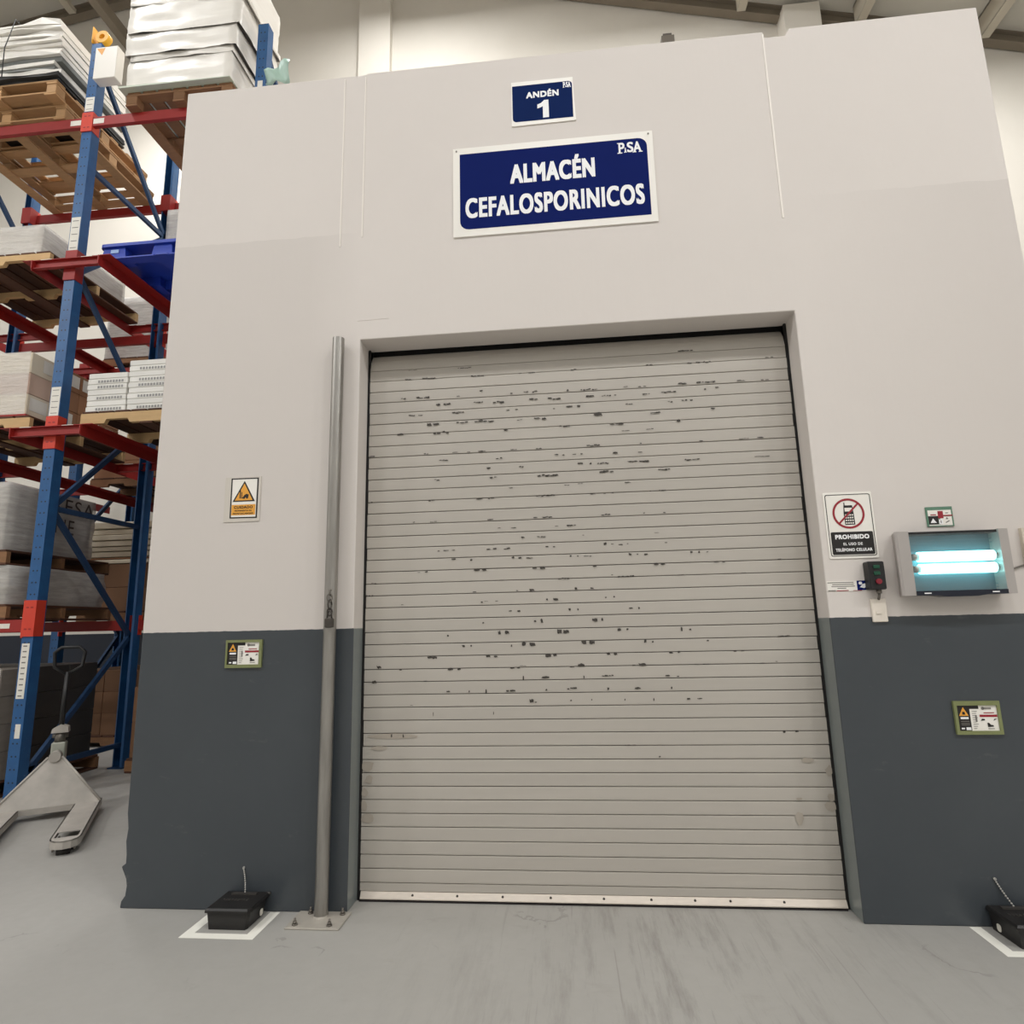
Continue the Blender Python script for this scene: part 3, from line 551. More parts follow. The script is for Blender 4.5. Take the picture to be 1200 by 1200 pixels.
s = thing('small_notice', 'small green edged white notice above the blue insect lamp', 'notice')
MB().box(2.802, 2.921, -0.006, 0.0, 1.724, 1.818).build('frame', M_green, s)
g = MB(); quad(g, 2.809, 2.914, 1.774, 1.802, -0.0066); quad(g, 2.862, 2.914, 1.733, 1.770, -0.0066); quad(g, 2.809, 2.914, 1.728, 1.7325, -0.0066); g.build('sheet', M_plast, s)
g = MB(); quad(g, 2.809, 2.853, 1.734, 1.774, -0.0068); g.build('black_panel', M_black, s)
g = MB(); flat(g, [(2.816, 1.741), (2.844, 1.741), (2.829, 1.763)], -0.0074); quad(g, 2.854, 2.872, 1.734, 1.757, -0.0074); stuff(g.build('white_print', M_white, s))
g = MB(); quad(g, 2.853, 2.877, 1.762, 1.797, -0.0072); quad(g, 2.877, 2.918, 1.772, 1.778, -0.0072); quad(g, 2.82, 2.845, 1.777, 1.782, -0.0072); g.build('red_print', M_red, s)
g = MB(); quad(g, 2.861, 2.865, 1.739, 1.752, -0.008); flat(g, [(2.885, 1.757), (2.898, 1.757), (2.892, 1.768)], -0.0072); flat(g, [(2.884, 1.738), (2.903, 1.748), (2.9, 1.752), (2.884, 1.743)], -0.0072); quad(g, 2.887, 2.9, 1.785, 1.789, -0.0072); g.build('grey_print', M_greytxt, s)

# ------------------------------------------------------------------ push-button box, switch plate, insect lamp
M_blackp = mat('black_plastic', (20, 20, 21), 0.45, var=0.1)
M_gbtn = mat('green_button', (18, 74, 52), 0.4); M_rbtn = mat('red_button', (128, 30, 44), 0.4)
s = thing('shutter_control', 'black push-button box with two green and one red button', 'switch')
MB().cbox(2.487, 2.559, -0.055, 0.0, 1.433, 1.564, 0.004).build('housing', M_blackp, s)
for z in (1.538, 1.508): MB().cbox(2.508, 2.536, -0.061, -0.053, z - 0.008, z + 0.008, 0.002).build('green_button', M_gbtn, s)
rb = MB(); rb.tube([(2.524, -0.053, 1.470), (2.524, -0.066, 1.470)], 0.0125, 14); rb.build('red_button', M_rbtn, s)
cg = MB(); cg.tube([(2.533, -0.03, 1.434), (2.533, -0.03, 1.415)], 0.011, 10); cg.tube([(2.533, -0.03, 1.415), (2.534, -0.022, 1.400), (2.535, -0.012, 1.390)], 0.006, 8); cg.build('cable_gland', M_steel, s)
s = thing('wall_box', 'blank off-white wall plate below the black push-button box', 'switch')
MB().cbox(2.499, 2.567, -0.012, 0.0, 1.284, 1.392, 0.003).build('plate', mat('switch_plastic', (226, 217, 204), 0.4, var=0.02), s)
MB().box(2.516, 2.540, -0.016, -0.010, 1.322, 1.334).build('rocker', MATS['switch_plastic'], s)

M_silver = mat('silver_plastic', (176, 170, 166), 0.35, 0.3, var=0.04)
M_teal = mat('reflector_sheet', (104, 138, 150), 0.3, 0.4, var=0.1, scale=12, stretch=(0.3, 1, 14))
M_tube = emit('uv_tube_glow', (0.34, 1.0, 1.0, 1), 3.6)
M_pane = bpy.data.materials.new('clear_cover'); t = NT(M_pane)
tr = t.new('ShaderNodeBsdfTransparent'); gl = t.new('ShaderNodeBsdfGlossy'); gl.inputs['Roughness'].default_value = 0.08
ms = t.new('ShaderNodeMixShader'); ms.inputs[0].default_value = 0.07; t.link(tr.outputs[0], ms.inputs[1]); t.link(gl.outputs[0], ms.inputs[2]); t.link(ms.outputs[0], t.n['Material Output'].inputs['Surface'])
s = thing('insect_lamp', 'silver wall insect trap with two glowing cyan tubes', 'lamp')
yf = -0.085
for x0, x1, sgn in ((2.603, 2.668, 1), (3.058, 3.094, -1)):
    g = MB(); P = [(x0 + 0.034, -0.001), (x0 + 0.022, yf * 0.45), (x0 + 0.006, yf * 0.9), (x0 + 0.016, yf), (x1, yf), (x1, -0.001)] if sgn > 0 else [(x0, -0.001), (x0, yf), (x1 + 0.004, yf), (x1 + 0.008, yf * 0.85), (x1 - 0.012, -0.001)]
    g.prism(P, 1.399, 1.694, 'z'); g.build('side_panel', M_silver, s)
MB().box(2.668, 3.058, -0.012, -0.001, 1.410, 1.688).build('reflector', M_teal, s)
MB().box(2.668, 3.058, yf + 0.012, -0.012, 1.680, 1.692).build('top_cover', M_blackp, s)
g = MB(); g.box(2.668, 3.058, yf - 0.004, -0.012, 1.399, 1.419); g.prism([(2.75, 1.399), (2.98, 1.399), (2.93, 1.392), (2.80, 1.392)], yf - 0.004, -0.02, 'y'); g.build('bottom_tray', mat('dark_tray', (16, 22, 38), 0.35), s)
g = MB()
for x in (2.70, 2.99): quad(g, x, x + 0.03, 1.406, 1.411, yf - 0.0046)
stuff(g.build('white_print', M_white, s))
for z in (1.577, 1.521):
    g = MB(); g.tube([(2.716, -0.045, z), (3.045, -0.045, z)], 0.0235, 14); g.build('tube', M_tube, s)
    g = MB(); g.tube([(2.690, -0.045, z), (2.716, -0.045, z)], 0.016, 10); g.tube([(3.045, -0.045, z), (3.054, -0.045, z)], 0.016, 10); g.build('tube_socket', M_silver, s)
MB().box(2.668, 3.058, yf + 0.002, yf + 0.004, 1.419, 1.680).build('clear_cover', M_pane, s)
g = MB()
for z in (1.655, 1.638, 1.447, 1.432): g.box(2.668, 3.058, -0.03, -0.027, z, z + 0.003)
g.build('glue_board_rib', M_teal, s)
s = thing('framed_notice', 'beige framed brown panel cut by the right edge beside the insect lamp', 'frame')
g = MB(); g.box(3.202, 3.222, -0.02, 0, 1.535, 1.702); g.box(3.222, 3.40, -0.02, 0, 1.690, 1.702); g.box(3.222, 3.40, -0.02, 0, 1.535, 1.552); g.box(3.385, 3.40, -0.02, 0, 1.552, 1.69); g.build('frame', mat('beige_frame', (208, 198, 182), 0.5), s)
MB().box(3.222, 3.385, -0.008, 0, 1.552, 1.69).build('panel', mat('brown_panel', (112, 86, 66), 0.6), s)
g = MB(); g.tube([(3.096, -0.03, 1.515), (3.15, -0.006, 1.515), (3.19, -0.005, 1.528), (3.25, -0.005, 1.535)], 0.004, 6)
tag(g.build('lamp_cable', M_steel), 'thin grey cable leaving the right side of the insect lamp', 'cable')
s = thing('junction_box', 'small grey brown junction box on top of the dock wall', 'box', (0, 0, ZT + 0.008))
MB().cbox(1.752, 1.826, 0.03, 0.11, 0.0, 0.075, 0.003).build('housing', mat('taupe_plastic', (92, 82, 69), 0.6), s)
MB().box(1.762, 1.812, 0.035, 0.105, 0.075, 0.09).build('lid', mat('dark_taupe', (70, 60, 50), 0.6), s)

# ------------------------------------------------------------------ bait stations and floor tape
M_bait = mat('black_bait_plastic', (26, 24, 23), 0.45, var=0.15, scale=12)
M_chain = mat('bead_chain', (176, 174, 168), 0.35, 0.5)
M_tape = mat('white_floor_tape', (240, 238, 228), 0.55, var=0.03)
def bait(label, x, chain):
    s = thing('bait_station', label, 'bait station', (x, 0, 0))
    b = MB()   # tapered tub 0.18 wide, 0.165 deep
    z0, z1 = 0.0, 0.072
    lo = [(-0.086, -0.183), (0.083, -0.183), (0.089, -0.165), (0.089, -0.028), (0.083, -0.018), (-0.092, -0.018)]; hi = [(-0.094, -0.188), (0.088, -0.188), (0.100, -0.168), (0.100, -0.022), (0.09, -0.014), (-0.098, -0.014)]
    b.add([(p[0], p[1], z0) for p in lo] + [(p[0], p[1], z1) for p in hi], [tuple(reversed(range(6))), tuple(range(6, 12))] + [(i, (i + 1) % 6, 6 + (i + 1) % 6, 6 + i) for i in range(6)])
    b.build('tub', M_bait, s)
    l = MB(); k = [(-0.102, -0.196), (0.098, -0.196), (0.110, -0.172), (0.110, -0.016), (0.098, -0.006), (-0.104, -0.006)]; k2 = [(p[0] * 0.94, p[1] * 0.95 - 0.004) for p in k]
    l.add([(p[0], p[1], 0.072) for p in k] + [(p[0], p[1], 0.081) for p in k] + [(p[0], p[1], 0.089) for p in k2], [tuple(reversed(range(6))), tuple(range(12, 18))] + [(q + i, q + (i + 1) % 6, q + 6 + (i + 1) % 6, q + 6 + i) for q in (0, 6) for i in range(6)])
    l.build('lid', M_bait, s)
    r = MB(); r.box(-0.06, 0.06, -0.05, -0.032, 0.0885, 0.0955); r.build('lid_grip', mat('worn_black', (58, 55, 52), 0.5), s)
    e = MB()
    for i in range(9): e.box(-0.07 + i * 0.014, -0.063 + i * 0.014, -0.105 - 0.004 * (i % 3), -0.092, 0.0885, 0.0915)
    e.build('moulded_mark', MATS['worn_black'], s)
    for yy in (-0.066,):
        h = MB(); h.prism(rrect(yy - 0.014, yy + 0.012, 0.012, 0.04, 0.009), 0.0985, 0.1005, 'x'); h.build('entry_hole', mat('pale_label', (214, 210, 198), 0.5), s)
        h = MB(); h.prism(rrect(yy - 0.014, yy + 0.012, 0.012, 0.04, 0.009), -0.0965, -0.0945, 'x'); h.build('entry_hole', MATS['pale_label'], s)
    hg = MB(); hg.tube([(0.085, -0.010, 0.083), (0.112, -0.010, 0.083)], 0.007, 8); hg.build('hinge_pin', MATS['worn_black'], s)
    c = MB()
    for i in range(13):
        q = i / 12; px = chain[0] + (chain[1] - chain[0]) * q; pz = 0.186 - 0.1 * q; py = -0.004 - 0.030 * q * q
        c.tube([(px, py - 0.0035, pz - 0.003), (px, py, pz), (px, py + 0.0035, pz + 0.003)], [0.002, 0.0046, 0.002], 6)
    pts = [(chain[0] + (chain[1] - chain[0]) * q / 12, -0.004 - 0.030 * (q / 12) ** 2, 0.186 - 0.1 * q / 12) for q in range(13)]
    c.tube(pts, 0.0013, 4)
    c.tube([(chain[0], 0.0, 0.19), (chain[0], -0.008, 0.19)], 0.006, 8); c.build('chain', M_chain, s)
    return s
bait('black rodent bait station by the pole, in front of the left dado', -0.483, (-0.030, -0.002))
bait('black rodent bait station at the right edge of the floor', 2.914, (-0.048, 0.0))
def tape(label, x0, x1, y0, y1, w):
    g = MB(); z = 0.0008
    o = [(x0, y1), (x0, y0), (x1, y0), (x1, y1)]; i = [(x1 - w, y1), (x1 - w, y0 + w * 0.95), (x0 + w, y0 + w * 0.95), (x0 + w, y1)]
    g.prism(o + i, 0.0, z, 'z')
    return tag(g.build('floor_tape', M_tape), label, 'floor marking')
tape('white U of floor tape around the bait station by the pole', -0.660, -0.322, -0.262, -0.006, 0.047)
tape('white U of floor tape around the bait station at the right edge', 2.735, 3.085, -0.243, -0.004, 0.045)

# ------------------------------------------------------------------ pallet rack
M_post = mat('blue_rack_paint', (32, 84, 138), 0.42, 0.1, var=0.14, scale=10, bump=0.04)
M_brace = mat('blue_brace_paint', (34, 66, 104), 0.5, 0.1, var=0.2, scale=8)
M_orange = mat('orange_rack_paint', (206, 62, 42), 0.45, var=0.1, scale=12)
M_redb = mat('red_rack_paint', (150, 33, 29), 0.5, var=0.15, scale=9)
M_lab = mat('paper_label', (226, 222, 212), 0.6, var=0.06, scale=30)
YA, YB, YC, YE = 1.80, 2.98, 4.05, 5.1
XP = [-5.19, -3.43, -1.68]
PT = 7.15
Z1, Z2, Z3, Z4 = 1.391, 3.075, 4.70, 6.235

def holes_mat():
    m = bpy.data.materials.new('perforated_blue_post'); t = NT(m)
    c = t.coord(); s_ = t.new('ShaderNodeSeparateXYZ'); t.link(c, s_.inputs[0])
    n = t.noise(c, 10)
    col = t.mix(n, lin((26, 70, 118)), lin((40, 98, 152)))
    ax = t.math('SUBTRACT', t.math('ABSOLUTE', s_.outputs[0]), 0.018)
    fz = t.math('MULTIPLY', t.math('SUBTRACT', t.math('FRACT', t.math('MULTIPLY', s_.outputs[2], 1 / 0.1)), 0.5), 0.1)
    d2 = t.math('ADD', t.math('MULTIPLY', ax, ax), t.math('MULTIPLY', fz, fz))
    hole = t.math('MULTIPLY', t.math('LESS_THAN', d2, 0.000055), t.math('LESS_THAN', s_.outputs[1], -0.05))
    sc_ = t.ramp(t.noise(c, 45, 4, 0.7), 0.68, 0.72)
    col = t.mix(t.math('MULTIPLY', sc_, 0.4), col, lin((150, 160, 170)))
    t.link(t.mix(hole, col, lin((14, 26, 44))), t.b.inputs['Base Color'])
    t.b.inputs['Roughness'].default_value = 0.42
    return m
M_perf = holes_mat()

rack = thing('pallet_rack', 'tall blue and red drive-in pallet rack left of the dock wall', 'rack')
up_ = MB()   # omega section upright, 104 mm face
sec = [(-0.052, -0.055), (0.052, -0.055), (0.052, 0.045), (0.034, 0.055), (0.034, 0.051), (0.046, 0.041), (0.046, -0.050), (-0.046, -0.050), (-0.046, 0.041), (-0.034, 0.051), (-0.034, 0.055), (-0.052, 0.045)]
up_.prism(sec, 0.012, PT, 'z'); upm = up_.mesh('upright', M_perf)
low_ = MB(); low_.prism(sec, 0.012, Z3 + 0.12, 'z'); lowm = low_.mesh('upright', M_perf)
fp = MB().box(-0.075, 0.075, -0.08, 0.08, 0, 0.012).mesh('foot_plate', M_brace)
ups = {}
for i, x in enumerate(XP):
    for y in (YA, YB, YC, YE):
        if x > -2 and y > YA + 0.1: pass
        u = link('upright', upm if y < YC - 0.1 else lowm, rack, (x, y, 0), 0.0 if y in (YA, YC) else math.pi)
        link('foot_plate', fp, u, (0, 0, 0)); ups[(i, y)] = u
def brace(x, y0, z0, y1, z1):
    MB().bar((x, y0 + 0.03, z0), (x, y1 - 0.03, z1), 0.034, 0.045, (1, 0, 0)).build('brace', M_brace, rack)
for x in XP:
    for ya, yb in ((YA, YB), (YC, YE)):
        zs = [0.15, 1.28, 2.41, 3.54, 4.67, 5.80, 6.95]
        for k in range(6 if ya == YA else 4):
            a, b = (ya, yb) if k % 2 == 0 else (yb, ya)
            (brace(x, a, zs[k], b, zs[k + 1]) if a < b else brace(x, b, zs[k + 1], a, zs[k]))
        brace(x, ya, 2.41, yb, 2.41); brace(x, ya, 5.80, yb, 5.80) if ya == YA else None; brace(x, ya, 0.22, yb, 0.22)
def load_beam(x0, x1, y, z, m=None):
    """box beam between two posts with a hooked end plate at each side; front face at y"""
    b = MB(); P = [(0, -0.05), (0.012, -0.05), (0.04, -0.05), (0.04, 0.02), (0.018, 0.03), (0.018, 0.05), (0, 0.05)]
    b.prism([(y + p[0], z + p[1]) for p in P], x0 + 0.055, x1 - 0.055, 'x')
    o = b.build('load_beam', m or M_redb, rack)
    for x in (x0 + 0.05, x1 - 0.05):
        e = MB(); e.box(x - 0.006, x + 0.006, y - 0.004, y + 0.05, z - 0.1, z + 0.1); e.build('end_plate', M_orange, o)
    return o
# front line: full beam at the top level, one at the first level on the left
fb = [load_beam(XP[0], XP[1], YA - 0.06, Z4), load_beam(XP[1], XP[2], YA - 0.06, Z4), load_beam(XP[0], XP[1], YA - 0.06, Z1)]
for y in (YB + 0.02, YC - 0.06, YE + 0.02):
    for z in {0: (Z1, Z4), 1: (Z1, Z3 - 0.02), 2: (Z1, Z3 - 0.02)}[(YB + 0.02, YC - 0.06, YE + 0.02).index(y)]:
        load_beam(XP[0], XP[1], y, z); load_beam(XP[1], XP[2], y, z)
load_beam(XP[0], XP[1], YB + 0.02, Z3 - 0.12); load_beam(XP[1], XP[2], YB + 0.02, Z3 - 0.12)
def connector(x, y, z, h, m=M_orange):
    c = MB(); c.mi = 0; c.box(x - 0.058, x + 0.058, y - 0.066, y + 0.03, z - h / 2, z + h / 2)
    c.mi = 1
    for q in (-0.3, 0.3):
        for d in (-0.02, 0.02): c.box(x + d - 0.012, x + d + 0.012, y - 0.0668, y - 0.066, z + q * h - 0.006, z + q * h + 0.006)
    return c.build('connector', [m, M_redb], rack)
connector(XP[1], YA, Z4, 0.21); connector(XP[1], YA, Z1 + 0.06, 0.30); connector(XP[1], YA, Z3, 0.30, M_redb); connector(XP[1], YA, Z2, 0.30)
connector(XP[2], YA, Z4, 0.21)
for x in XP[:2]: connector(x, YB, Z4, 0.2, M_redb); connector(x, YC, Z3, 0.25, M_redb)
def cantilever(x, y, z, w=0.335):
    a = MB()   # C-shaped cross arm
    a.box(x - w, x + w, y - 0.085, y - 0.078, z - 0.038, z + 0.038); a.box(x - w, x + w, y - 0.115, y - 0.078, z - 0.042, z - 0.036); a.box(x - w, x + w, y - 0.115, y - 0.078, z + 0.036, z + 0.042)
    o = a.build('cross_arm', M_redb, rack)
    for q in (-1, 1): MB().box(x + q * (w - 0.004) - 0.004, x + q * (w - 0.004) + 0.004, y - 0.13, y + 0.03, z - 0.05, z + 0.036).build('rail_bracket', M_redb, o)
    for q in (-1, 1): MB().box(x + q * 0.2 - 0.055, x + q * 0.2 + 0.055, y - 0.1158, y - 0.115, z + 0.0365, z + 0.0418).build('label', M_lab, o)
    return o
for x in XP:
    for z in (Z2, Z3):
        for y in (YA, YB + 0.1, YC): cantilever(x, y, z)
        for q in (-1, 1):   # angle rails running into the depth
            r = MB(); xx = x + q * 0.335
            r.box(xx - 0.005, xx + 0.003, YA - 0.12, YE, z - 0.06, z + 0.036); r.box(min(xx, xx + q * 0.10), max(xx, xx + q * 0.10), YA - 0.12, YE, z + 0.036, z + 0.042)
            r.build('pallet_rail', M_redb, rack)
# labels on the middle front post
def post_label(x, y, z0, z1, w, tilt=0.0, bars=0):
    g = MB(); g.mi = 0; g.box(x - w / 2, x + w / 2, y - 0.0575, y - 0.055, z0, z1); g.mi = 1
    for i in range(bars):
        z = z0 + (z1 - z0) * (i + 0.4) / bars; g.box(x - w * (0.28 if bars > 6 else 0.34), x + w * (0.22 if bars > 6 else 0.34), y - 0.0583, y - 0.0575, z, z + (z1 - z0) / bars * (0.22 if bars > 6 else 0.1))
    u = ups[(1, YA)]
    o = g.build('label', [M_lab, M_greytxt], u); o.location = (-XP[1], -YA, 0)
    return o
post_label(XP[1] + 0.0, YA, 6.36, 6.52, 0.09, bars=3); post_label(XP[1], YA, 4.85, 5.20, 0.09, bars=5); post_label(XP[1], YA, 3.23, 3.50, 0.09, bars=5)
post_label(XP[1] - 0.005, YA, 0.80, 1.245, 0.07, bars=10); post_label(XP[1] + 0.01, YA, 0.49, 0.60, 0.045)
for q in (-1, 1): MB().box(XP[1] + q * 0.12 - 0.055, XP[1] + q * 0.12 + 0.055, YA - 0.0612, YA - 0.06, Z4 - 0.028, Z4 + 0.028).build('label', M_lab, fb[0 if q < 0 else 1])
g = MB(); g.box(-3.70, -3.60, YA - 0.0612, YA - 0.06, Z1 - 0.02, Z1 + 0.02); g.build('label', M_lab, fb[2])
o = post_label(XP[1], YA, 6.36, 6.5, 0.05); o.parent = ups[(2, YA)]; o.location = (-XP[1], -YA, 0)

# things fixed at the head of the posts
s = thing('boxed_rack_sign', 'white boxed sign with an orange triangle near the rack post head', 'sign', (XP[1] + 0.0, YA, 6.66))
MB().cbox(0.056, 0.29, -0.12, -0.02, 0.0, 0.36, 0.004).build('housing', M_plast, s)
g = MB(); flat(g, [(0.07, 0.345), (0.16, 0.345), (0.13, 0.265)], -0.1206); g.build('triangle', mat('orange_print', (226, 160, 70), 0.5), s)
s = thing('yellow_tape_roll', 'yellow tape roll stuck on the head of the middle rack post', 'tape roll', (XP[1] + 0.03, YA - 0.02, PT + 0.002))
M_yt = mat('yellow_tape', (222, 164, 30), 0.5, var=0.1)
g = MB(); N = 20
for r, sgn in ((0.07, 1), (0.03, -1)): g.tube([(0.02, -0.04, 0.07), (0.02, 0.02, 0.07)], r, N, cap=False)
ring = [(0.02 + r * math.cos(2 * math.pi * k / N), y, 0.07 + r * math.sin(2 * math.pi * k / N)) for y in (-0.04, 0.02) for r in (0.07, 0.03) for k in range(N)]
g.add(ring, [(b + k, b + (k + 1) % N, b + N + (k + 1) % N, b + N + k) for b in (0, 2 * N) for k in range(N)])
g.build('roll', M_yt, s); MB().box(-0.08, -0.074, -0.05, 0.03, 0.0, 0.19).build('tape_flag', M_yt, s)
s = thing('plastic_rag', 'pale green plastic sheet snagged on the rack post behind the dock wall', 'plastic sheet', (XP[2] + 0.055, YA - 0.06, 6.45))
g = MB(); pts = []
for i in range(7):
    for j in range(5):
        a, b = i / 6, j / 4
        pts.append((a * 0.24, 0.03 * math.sin(a * 9 + b * 4) - 0.02 * b, b * (0.12 + 0.12 * a)))
g.smooth = True; g.add(pts, [(i * 5 + j, (i + 1) * 5 + j, (i + 1) * 5 + j + 1, i * 5 + j + 1) for i in range(6) for j in range(4)])
o = g.build('sheet', mat('pale_green_film', (176, 204, 190), 0.4, var=0.1), s); sd = o.modifiers.new('thick', 'SOLIDIFY'); sd.thickness = 0.002

# ------------------------------------------------------------------ pallets
M_wood = mat('pallet_wood', (176, 138, 96), 0.75, var=0.22, scale=5, stretch=(1.2, 6, 6), bump=0.1, bscale=20, rnd_obj=0.18)
M_wood2 = mat('fresh_pallet_wood', (206, 172, 124), 0.75, var=0.16, scale=5, stretch=(1.2, 6, 6), bump=0.1, bscale=20, rnd_obj=0.12)
M_wood3 = mat('old_pallet_wood', (132, 96, 66), 0.8, var=0.25, scale=5, stretch=(1.2, 6, 6), bump=0.1, bscale=20, rnd_obj=0.2)
_bm = {}
M_board = mat('shaded_board_wood', (80, 50, 34), 0.8, var=0.25, scale=5, stretch=(1.2, 6, 6), bump=0.1, bscale=20, rnd_obj=0.22)  # boards darkened to paint in the shade on the pallet undersides
def board_mesh(name, w, d, h, m):
    k = (name, round(w, 3), round(d, 3), round(h, 3), m.name)
    if k not in _bm: _bm[k] = MB().cbox(-w / 2, w / 2, -d / 2, d / 2, 0, h, 0.003).mesh(name, m)
    return _bm[k]
def block_pallet(label, x0, y0, z, w, d, m, group='wooden pallets', h=0.145, mb=None):
    """nine-block pallet: bottom boards along y, stringer boards along x, deck boards along y"""
    p = thing('wooden_pallet', label, 'pallet', (x0 + w / 2, y0 + d / 2, z), group)
    b = 0.02; st = 0.022; dk = 0.02; bl = h - b - st - dk
    for x in (-w / 2 + 0.06, 0, w / 2 - 0.06): link('bottom_board', board_mesh('bottom_board', 0.12, d, b, mb or m), p, (x, 0, 0))
    for x in (-w / 2 + 0.06, 0, w / 2 - 0.06):
        for y in (-d / 2 + 0.05, 0, d / 2 - 0.05): link('block', board_mesh('block', 0.11, 0.1, bl, m), p, (x, y, b))
    for y in (-d / 2 + 0.05, 0, d / 2 - 0.05): link('stringer_board', board_mesh('stringer_board', w, 0.1, st, m), p, (0, y, b + bl))
    n = 7
    for i in range(n): link('deck_board', board_mesh('deck_board', w / n - 0.028, d, dk, mb or m), p, (-w / 2 + (i + 0.5) * w / n, 0, b + bl + st))
    return p
def window_pallet(label, x0, y0, z, w, d, m, mb, group='wooden pallets'):
    """open pallet: a frame of boards below, blocks, stringers along y and spaced deck boards along x"""
    p = thing('wooden_pallet', label, 'pallet', (x0 + w / 2, y0 + d / 2, z), group)
    b = 0.018
    for x in (-w / 2 + 0.06, 0, w / 2 - 0.06): link('bottom_board', board_mesh('bottom_board', 0.12, d, b, mb), p, (x, 0, 0))
    for y in (-d / 2 + 0.06, 0, d / 2 - 0.06): link('cross_board', board_mesh('cross_board', w, 0.12, b, m), p, (0, y, b))
    for x in (-w / 2 + 0.055, 0, w / 2 - 0.055):
        for y in (-d / 2 + 0.06, 0, d / 2 - 0.06): link('block', board_mesh('block', 0.10, 0.11, 0.085, m), p, (x, y, 2 * b))
        link('stringer_board', board_mesh('stringer_board', 0.11, d, 0.022, m), p, (x, 0, 2 * b + 0.085))
    for i in range(6): link('deck_board', board_mesh('deck_board', w, 0.105, 0.02, mb if 0 < i < 5 else m), p, (0, -d / 2 + 0.0525 + i * (d - 0.105) / 5, 2 * b + 0.107))
    return p
def stringer_pallet(label, x0, y0, z, w, d, m, group='wooden pallets', mb=M_board):
    """notched-stringer pallet: three stringers along x with two cut-outs, boards along y under and over"""
    p = thing('wooden_pallet', label, 'pallet', (x0 + w / 2, y0 + d / 2, z), group)
    b, hs, dk = 0.018, 0.095, 0.02
    k = ('notched', round(w, 2), m.name)
    if k not in _bm:
        P = [(-w / 2, 0)]
        for c in (-w * 0.22, w * 0.22): P += [(c - 0.12, 0), (c - 0.10, 0.038), (c + 0.10, 0.038), (c + 0.12, 0)]
        P += [(w / 2, 0), (w / 2, hs), (-w / 2, hs)]
        _bm[k] = MB().prism(P, -0.02, 0.02, 'y').mesh('stringer', m)
    for y in (-d / 2 + 0.02, 0, d / 2 - 0.02): link('stringer', _bm[k], p, (0, y, b))
    for x in (-w / 2 + 0.06, -w * 0.0, w / 2 - 0.06, ): link('bottom_board', board_mesh('bottom_board', 0.12, d, b, mb or m), p, (x, 0, 0))
    n = 8
    for i in range(n): link('deck_board', board_mesh('deck_board', w / n - 0.022, d, dk, mb or m), p, (-w / 2 + (i + 0.5) * w / n, 0, b + hs))
    return p
PH = 0.133   # height of the notched pallets

# ------------------------------------------------------------------ loads
M_film = bpy.data.materials.new('stretch_film'); t = NT(M_film)
c = t.coord(); wr = t.noise(t.mapped(c, (1.2, 1.2, 9)), 4, 5, 0.65)
tr = t.new('ShaderNodeBsdfTransparent')
t.b.inputs['Base Color'].default_value = lin((236, 232, 226)); t.b.inputs['Roughness'].default_value = 0.22
t.bump(wr, 0.6, 0.02)
ms = t.new('ShaderNodeMixShader'); t.link(t.math('MULTIPLY_ADD', wr, 0.5, 0.25, clamp=True), ms.inputs[0]); t.link(tr.outputs[0], ms.inputs[1]); t.link(t.b.outputs[0], ms.inputs[2]); t.link(ms.outputs[0], t.n['Material Output'].inputs['Surface'])
M_whitefilm = mat('opaque_white_film', (242, 238, 230), 0.3, var=0.05, scale=5, stretch=(1, 1, 6), bump=0.5, bscale=7)
M_lightwrap = mat('pale_wrapped_goods', (206, 198, 186), 0.4, var=0.15, scale=5, stretch=(1, 1, 4), bump=0.4, bscale=9)
M_darkwrap = mat('shaded_goods', (64, 62, 60), 0.5, var=0.25, scale=5)  # dark tone paints the ground bay's shade onto the rear goods
M_greywrap = mat('grey_wrapped_goods', (132, 125, 116), 0.4, var=0.2, scale=5, stretch=(1, 1, 4), bump=0.4, bscale=9)
M_card = mat('cardboard', (150, 108, 78), 0.8, var=0.12, scale=5, rnd_obj=0.12)
M_dkcard = mat('dark_cardboard', (126, 92, 66), 0.8, var=0.12, scale=5, rnd_obj=0.1)
M_cream = mat('cream_carton', (216, 204, 182), 0.7, var=0.08, scale=6, rnd_obj=0.06)
M_whitebox = mat('white_carton', (226, 224, 218), 0.6, var=0.06, scale=8, rnd_obj=0.06)
M_strap = mat('strap', (222, 216, 206), 0.5)
M_txt = mat('marker_ink', (60, 50, 46), 0.7)
_cb = {}
def carton(p, x0, x1, y0, y1, z0, z1, m, gap=0.004, name='carton'):
    w, d, h = x1 - x0 - gap, y1 - y0 - gap, z1 - z0 - gap * 0.5
    k = (round(w, 3), round(d, 3), round(h, 3), m.name)
    if k not in _cb: _cb[k] = MB().cbox(-w / 2, w / 2, -d / 2, d / 2, 0, h, 0.005).mesh(name, m)
    return link(name, _cb[k], p, ((x0 + x1) / 2, (y0 + y1) / 2, z0))
def grid(p, x0, x1, y0, y1, z0, z1, nx, ny, nz, mf, jit=0.0):
    for k in range(nz):
        for i in range(nx):
            for j in range(ny):
                if 0 < i < nx - 1 and 0 < j < ny - 1 and 0 < k < nz - 1: continue
                m = mf(i, j, k) if callable(mf) else mf
                a = lambda: rnd.uniform(-jit, jit)
                o = carton(p, x0 + (x1 - x0) * i / nx, x0 + (x1 - x0) * (i + 1) / nx, y0 + (y1 - y0) * j / ny, y0 + (y1 - y0) * (j + 1) / ny, z0 + (z1 - z0) * k / nz, z0 + (z1 - z0) * (k + 1) / nz, m)
                o.location.x += a(); o.location.y += a()
